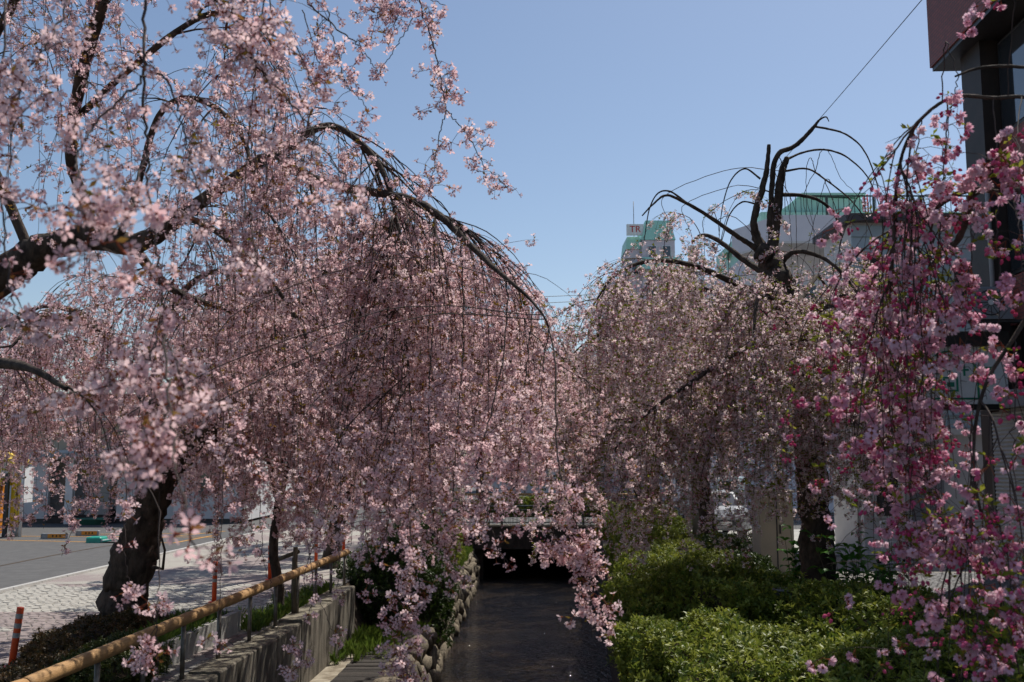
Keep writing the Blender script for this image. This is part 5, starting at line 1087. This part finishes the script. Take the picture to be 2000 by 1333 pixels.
# --- C: the pollarded old tree on the right bank with a bare crown
C_ = Cherry(G(1600, 1192), 'old weeping cherry with bare pollarded top and knobbly trunk rising from azaleas', seed=37, keys=WK)
ct = limb_pts([(1604,1215,16.2,.36),(1600,1160,16.2,.29),(1596,1080,16.2,.265),(1590,1000,16.2,.25),(1585,920,16.2,.24),(1581,840,16.2,.235),(1580,780,16.2,.26),(1576,735,16.2,.25),(1565,690,16.2,.23),(1550,645,16.2,.21),(1535,605,16.2,.20),(1527,570,16.2,.235),(1512,530,16.2,.22),(1500,505,16.2,.17),(1494,480,16.2,.12)])
C_.trunk(ct)
rk = np.random.default_rng(5)
for (kx, ky, kr) in ((1545,600,.19),(1490,495,.15),(1520,545,.2),(1580,745,.22),(1598,790,.16),(1380,640,.0)):
    if not kr: continue
    mk = MB(); mk.lathe(P(kx, ky, 16.05) - np.array((0, 0, kr)), [(kr*.25,0),(kr*.75,kr*.3),(kr,kr*.9),(kr*.85,kr*1.5),(kr*.35,kr*2)], 9)
    mk.v = [tuple(np.array(p) + rk.normal(size=3) * .02) for p in mk.v]; mk.build('burl', 'bark', C_.o)
dC = 16.2
def cl(pts, w=1.0, lo=.15, n=8): C_.limb(limb_pts([(a, b, dC + dd, r) for a, b, dd, r in pts]), w, lo, n)
cl([(1494,492,0,.11),(1478,465,0,.075),(1472,435,-.1,.058),(1478,405,-.1,.055),(1490,365,-.1,.05),(1498,325,-.1,.04),(1502,283,-.1,.03)], 0)
cl([(1505,500,0,.12),(1512,460,.1,.09),(1518,420,.1,.076),(1521,375,.1,.075),(1528,335,.1,.065),(1537,308,.1,.045)], 0)
cl([(1512,470,.1,.06),(1503,440,0,.05),(1507,380,0,.046),(1510,330,0,.045),(1522,300,0,.042),(1550,287,0,.038),(1572,268,0,.036),(1590,248,0,.03),(1600,235,0,.018),(1613,229,0,.012),(1619,238,0,.007)], 0)
cl([(1592,248,0,.02),(1620,253,-.1,.018),(1650,262,-.2,.016),(1680,285,-.3,.014),(1700,320,-.4,.012),(1715,370,-.5,.01),(1722,420,-.5,.008),(1725,480,-.5,.006)], 0, .4, 5)
cl([(1536,312,.1,.022),(1570,298,.3,.02),(1610,293,.4,.018),(1650,305,.5,.015),(1690,340,.5,.012),(1710,380,.5,.01),(1722,420,.5,.007)], 0, .4, 5)
cl([(1532,335,.1,.02),(1575,330,0,.017),(1610,350,-.2,.015),(1660,390,-.3,.012),(1690,430,-.4,.009),(1707,475,-.4,.006)], .05, .4, 5)
cl([(1522,380,.1,.035),(1570,383,.2,.03),(1605,395,.3,.026),(1630,420,.4,.022),(1645,465,.4,.016)], .05, .4, 6)
cl([(1520,520,.1,.06),(1548,494,-.1,.04),(1590,497,-.3,.034),(1630,520,-.5,.028),(1665,560,-.6,.022),(1690,600,-.7,.012)], .9, .3, 7)
cl([(1490,498,0,.07),(1465,478,-.1,.045),(1430,455,-.3,.038),(1380,420,-.5,.032),(1330,392,-.7,.026),(1300,382,-.8,.02),(1275,400,-.9,.015),(1254,422,-.9,.01)], .04, .3, 7)
cl([(1345,400,-.65,.02),(1310,375,-.6,.016),(1285,378,-.6,.013),(1268,410,-.6,.01),(1258,470,-.6,.007)], .0, .4, 5)
cl([(1485,350,-.1,.018),(1455,330,-.1,.014),(1428,352,-.2,.012),(1412,400,-.3,.009),(1404,460,-.3,.006)], 0, .5, 5)
cl([(1480,400,-.1,.018),(1450,395,.1,.014),(1425,420,.2,.011),(1410,470,.2,.007)], 0, .5, 5)
cl([(1505,535,0,.08),(1470,520,.3,.055),(1430,490,.6,.045),(1395,466,.9,.038),(1368,460,1.2,.03),(1352,475,1.4,.018)], .7, .3, 7)
cl([(1560,690,-.1,.07),(1500,672,-.5,.05),(1440,690,-1.0,.042),(1390,720,-1.4,.036),(1340,755,-1.8,.03),(1300,780,-2.1,.025),(1240,830,-2.4,.018),(1200,880,-2.6,.01)], .9, .25, 7)
cl([(1545,640,0,.08),(1480,600,.8,.06),(1400,570,1.6,.045),(1320,570,2.2,.03),(1260,610,2.6,.015)], 1.1)
cl([(1530,580,0,.08),(1450,560,-.6,.055),(1360,520,-1.2,.042),(1270,510,-1.8,.03),(1200,540,-2.2,.02),(1150,610,-2.4,.01)], 1.2)
cl([(1550,640,0,.07),(1610,590,.4,.055),(1680,570,.9,.04),(1740,600,1.3,.025),(1780,680,1.5,.012)], 1.0)
cl([(1545,610,0,.07),(1580,560,1.2,.05),(1600,540,2.2,.035),(1620,580,3,.015)], .9)
cl([(1560,660,-.1,.07),(1600,620,-1.1,.05),(1640,640,-1.9,.035),(1690,720,-2.5,.015)], .9)
cl([(1575,760,0,.06),(1500,740,-.9,.045),(1430,790,-1.7,.03),(1380,880,-2.2,.014)], .8)
cl([(1550,640,0,.06),(1620,598,-.4,.045),(1680,625,-.8,.03),(1725,710,-1.0,.012)], 1.2)
cl([(1532,600,0,.06),(1500,560,-1.0,.045),(1478,590,-1.9,.03),(1470,690,-2.4,.012)], 1.2)
cl([(1575,735,0,.06),(1630,720,-1.0,.04),(1660,760,-1.7,.025),(1670,850,-2.0,.01)], 1.0)
C_.grow(185, (.6, 1.7), 8, (.5, 2.4), (.95, 3.0), dens=9, dens3=16, n3=1.9, bare=.05, up=.25, out=.75, g1=.15, size=1.25, rtw=.7)
C_.strand_px([(1510,330,16.1),(1550,400,16.0),(1556,480,16.0),(1560,560,16.0)], .008, .004)
for (x0, y0, x1, y1) in ((1430,455,1424,560),(1380,420,1376,520),(1340,398,1352,470),(1600,395,1560,560),(1645,465,1652,520),(1570,383,1600,480),(1535,380,1545,470),(1500,420,1480,560),(1610,350,1640,520),(1300,382,1296,500),(1620,300,1690,410),(1475,470,1440,600),(1405,460,1370,560),(1575,330,1590,460)):
    xm = (x0 + x1) / 2 + random.uniform(-14, 14); C_.strand_px([(x0,y0,dC-.3),(xm,(y0+y1)/2 - 6,dC-.35),(x1,y1,dC-.4),(x1 + random.uniform(-8,8),y1+110,dC-.4)], .007, .003, [(.6,1,5)])
C_.done()
# --- the trees further along both banks
def free_tree(x, y, h, R, label, seed, keys, n_arch=60, n_str=8, zmin=(1.1, 2.4), r=.2, lean=(0, 0), trunk_h=2.4, dens=12, dens3=22, size=1.2, rtw=.9, nl=7, z0=0.0, toward=None, name='weeping_cherry', arch=(.8, 1.9)):
    t = Cherry((x, y, z0), label, seed=seed, keys=keys, name=name); rng = t.rng
    top = np.array((x + lean[0], y + lean[1], z0 + trunk_h)); mid = np.array((x + lean[0] * .35 + rng.normal() * .08, y + lean[1] * .35, z0 + trunk_h * .5))
    t.trunk(ctrl([(x, y, z0 - .15, r * 1.35), (x + rng.normal() * .03, y, z0 + .35, r), (*mid, r * .9), (*top, r * .8)]), 11)
    for k in range(nl):
        az = 2 * math.pi * (k + rng.uniform(-.3, .3)) / nl; rr = R * rng.uniform(.7, 1.1); hh = h * rng.uniform(.82, 1.0) - trunk_h; c, sn = math.cos(az), math.sin(az)
        s0 = np.array((x, y, z0)) + (mid - (x, y, z0)) * 1.5 if k % 2 else top
        s0 = top if k % 2 == 0 else (mid * .3 + top * .7)
        t.limb(ctrl([(*s0, r * .55), (s0[0] + c*rr*.25, s0[1] + sn*rr*.25, s0[2] + hh*.55, r*.4), (s0[0] + c*rr*.55, s0[1] + sn*rr*.55, s0[2] + hh*.98, r*.27), (s0[0] + c*rr*.85, s0[1] + sn*rr*.85, s0[2] + hh*.9, r*.15), (s0[0] + c*rr*1.1, s0[1] + sn*rr*1.1, s0[2] + hh*.45, r*.06)]), 1.0, .25, 7)
    t.grow(n_arch, arch, n_str, (.7, 2.6), (zmin[0] + z0, zmin[1] + z0), dens=dens, dens3=dens3, bare=.08, size=size, rtw=rtw, up=.35, step=.15, toward=toward)
    t.done(); return t
g = G(543, 1196)
E_ = free_tree(g[0], g[1], 4.3, 1.7, 'young weeping cherry held by a timber stake frame on the footpath side', 41, PK, 34, 7, (.75, 2.0), r=.085, trunk_h=2.0, nl=5)
free_tree(-4.1, 23.0, 6.4, 2.8, 'pale pink weeping cherry behind the ivy-green shrub on the left bank', 43, PK, 66, 7, (.9, 2.2), lean=(.4, 0))
free_tree(-3.2, 30.0, 6.6, 3.0, 'pale pink weeping cherry just before the far bridge on the left bank', 47, PK, 60, 7, (1.0, 2.3), lean=(.6, 0), toward=(.3, 0, 0))
g = G(1392, 1095)
free_tree(g[0], g[1], 6.6, 3.1, 'weeping cherry with forked dark trunk beside the concrete pole', 51, WK, 80, 7, (.9, 2.3), r=.22, lean=(-.25, 0), toward=(-.15, 0, 0))
free_tree(4.6, 31.5, 6.2, 2.9, 'weeping cherry behind the rounded bush and the far garden lamp', 53, WK, 62, 7, (1.1, 2.4), r=.2, lean=(-.3, 0))
free_tree(5.0, 38.5, 6.6, 3.2, 'weeping cherry standing past the right end of the far bridge', 57, WK, 62, 7, (1.3, 2.6), r=.2, lean=(-.5, 0), toward=(-.2, 0, 0))
free_tree(-1.5, 49.0, 7.2, 4.0, 'weeping cherry beyond the far bridge and its timber fence', 59, PK, 74, 8, (1.5, 2.8), r=.2, size=1.35)
free_tree(3.2, 52.0, 7.0, 4.0, 'greyish pink weeping cherry farthest up the stream', 61, WK, 74, 8, (1.5, 2.8), r=.2, size=1.35)

# --- D: the rose double-flowered tree at the right edge, trunk outside the picture
D_ = Cherry((3.9, 4.6, 0), 'rose pink double-flowered weeping cherry cascading along the brick building side', seed=71, keys=RK, name='double_flowered_cherry')
D_.trunk(ctrl([(3.95,4.6,-.1,.2),(3.9,4.6,.5,.15),(3.75,4.6,1.4,.13),(3.55,4.65,2.3,.12),(3.4,4.6,2.9,.10)]))
D_.limb(np.vstack([ctrl([(3.4,4.6,2.9,.05),(3.0,4.6,3.6,.03),(*P(2080,205,4.3),.018)])[:-1], limb_pts([(2080,205,4.3,.013),(2000,190,4.3,.0095),(1940,192,4.3,.009),(1880,188,4.3,.0085),(1840,200,4.3,.008),(1800,232,4.3,.008),(1772,275,4.3,.0075),(1755,330,4.3,.007),(1748,390,4.3,.006),(1745,460,4.3,.007),(1742,560,4.3,.005)])]), .9, .35, 7)
D_.limb(np.vstack([ctrl([(3.4,4.6,2.9,.05),(2.9,4.4,3.7,.035),(*P(2060,140,4.1),.02)])[:-1], limb_pts([(2060,140,4.1,.009),(2000,132,4.1,.0075),(1950,130,4.1,.007),(1905,135,4.1,.006),(1865,150,4.1,.0045)])]), .0, .4, 6)
D_.limb(np.vstack([ctrl([(3.45,4.62,2.7,.05),(2.8,4.5,2.95,.03),(*P(2050,360,4.2),.014)])[:-1], limb_pts([(2050,360,4.2,.013),(1960,375,4.2,.012),(1900,370,4.3,.014),(1850,390,4.4,.012),(1810,430,4.5,.01),(1780,500,4.6,.007)])]), 1.0, .3, 6)
D_.limb(np.vstack([ctrl([(3.5,4.65,2.4,.05),(2.8,4.4,2.7,.03),(*P(2040,560,4.0),.014)])[:-1], limb_pts([(2040,560,4.0,.011),(1980,660,4.0,.009),(1930,740,4.0,.008),(1905,830,4.0,.007),(1903,930,4.0,.006),(1915,1000,4.0,.007)])]), .7, .3, 6)
D_.limb(limb_pts([(1900,370,4.3,.014),(1890,420,4.4,.016),(1870,470,4.5,.015),(1835,500,4.5,.013),(1800,560,4.6,.009),(1785,650,4.7,.006)]), 1.0, .2, 6)
D_.limb(ctrl([(3.3,4.6,3.0,.04),(2.9,3.9,3.4,.03),(2.4,3.6,3.4,.02),(2.05,3.6,3.0,.012)]), .5, .3, 6)
D_.grow(20, (.3, .8), 4, (.5, 1.6), (.9, 2.6), dens=4, dens3=4, bare=.02, size=1.0, rtw=.8, up=.0, out=.25, step=.06, n3=4, arch_bloom=8)
D_.strand_px([(1868,150,4.1),(1862,190,4.1),(1852,240,4.1),(1845,300,4.1),(1842,360,4.1)], .003, .0016, [(.2,1,16)], spread=.03)
D_.strand_px([(1800,232,4.3),(1790,300,4.3),(1780,380,4.3),(1776,500,4.3),(1770,640,4.3),(1768,760,4.3)], .003, .0016, [(.1,1,55)], spread=.045)
D_.strand_px([(1755,330,4.3),(1748,450,4.3),(1735,560,4.3),(1720,680,4.4),(1712,780,4.4),(1702,880,4.4)], .003, .0016, [(.1,1,52)], spread=.05)
D_.strand_px([(1850,200,4.3),(1845,300,4.3),(1835,420,4.3),(1832,560,4.3),(1830,700,4.3),(1826,840,4.3),(1830,960,4.3),(1835,1080,4.3)], .0035, .0016, [(.1,1,90)], spread=.05)
D_.strand_px([(1940,192,4.3),(1945,300,4.2),(1935,330,4.1)], .003, .0016, [(.5,1,22)], spread=.05, size=1.25)
D_.strand_px([(1785,560,4.5),(1788,700,4.4),(1782,850,4.3),(1778,980,4.2),(1775,1080,4.1),(1770,1180,4.0)], .003, .0016, [(.2,1,70)], spread=.05)
D_.strand_px([(1905,900,3.9),(1935,980,3.7),(1960,1060,3.6),(1975,1160,3.5),(1985,1230,3.5)], .003, .0016, [(.2,1,48)], spread=.05)
D_.strand_px([(1900,1000,3.9),(1895,1100,3.8),(1905,1180,3.7),(1925,1260,3.6),(1932,1325,3.6)], .003, .0016, [(.1,1,44)], spread=.04)
D_.strand_px([(1835,960,4.2),(1845,1040,4.0),(1850,1100,4.0)], .003, .0016, [(.2,1,18)], spread=.04)
D_.strand_px([(1690,560,4.6),(1695,640,4.6),(1690,700,4.6)], .003, .0016, [(0,1,14)], spread=.04)
D_.strand_px([(2010,-60,4.0),(1960,-10,4.0),(1920,0,4.0),(1888,38,4.0)], .0025, .0014, [(.55,.7,3),(.97,1,3)], spread=.025)
for (pts, n) in ((((1995,190,4.2),(1988,260,4.0),(1990,340,3.8),(1984,430,3.7)), 30), (((1950,375,4.2),(1945,450,4.1),(1952,540,4.0),(1948,640,4.0)), 34), (((1980,660,4.0),(1985,760,3.9),(1978,860,3.8),(1984,960,3.7)), 34), (((1900,372,4.3),(1898,480,4.2),(1890,600,4.2),(1884,720,4.2)), 44), (((1975,370,4.1),(1990,440,3.9),(1996,560,3.8)), 22)):
    D_.strand_px(list(pts), .003, .0016, [(.1, 1, int(n * .45))], spread=.05, size=1.1)
D_.done()
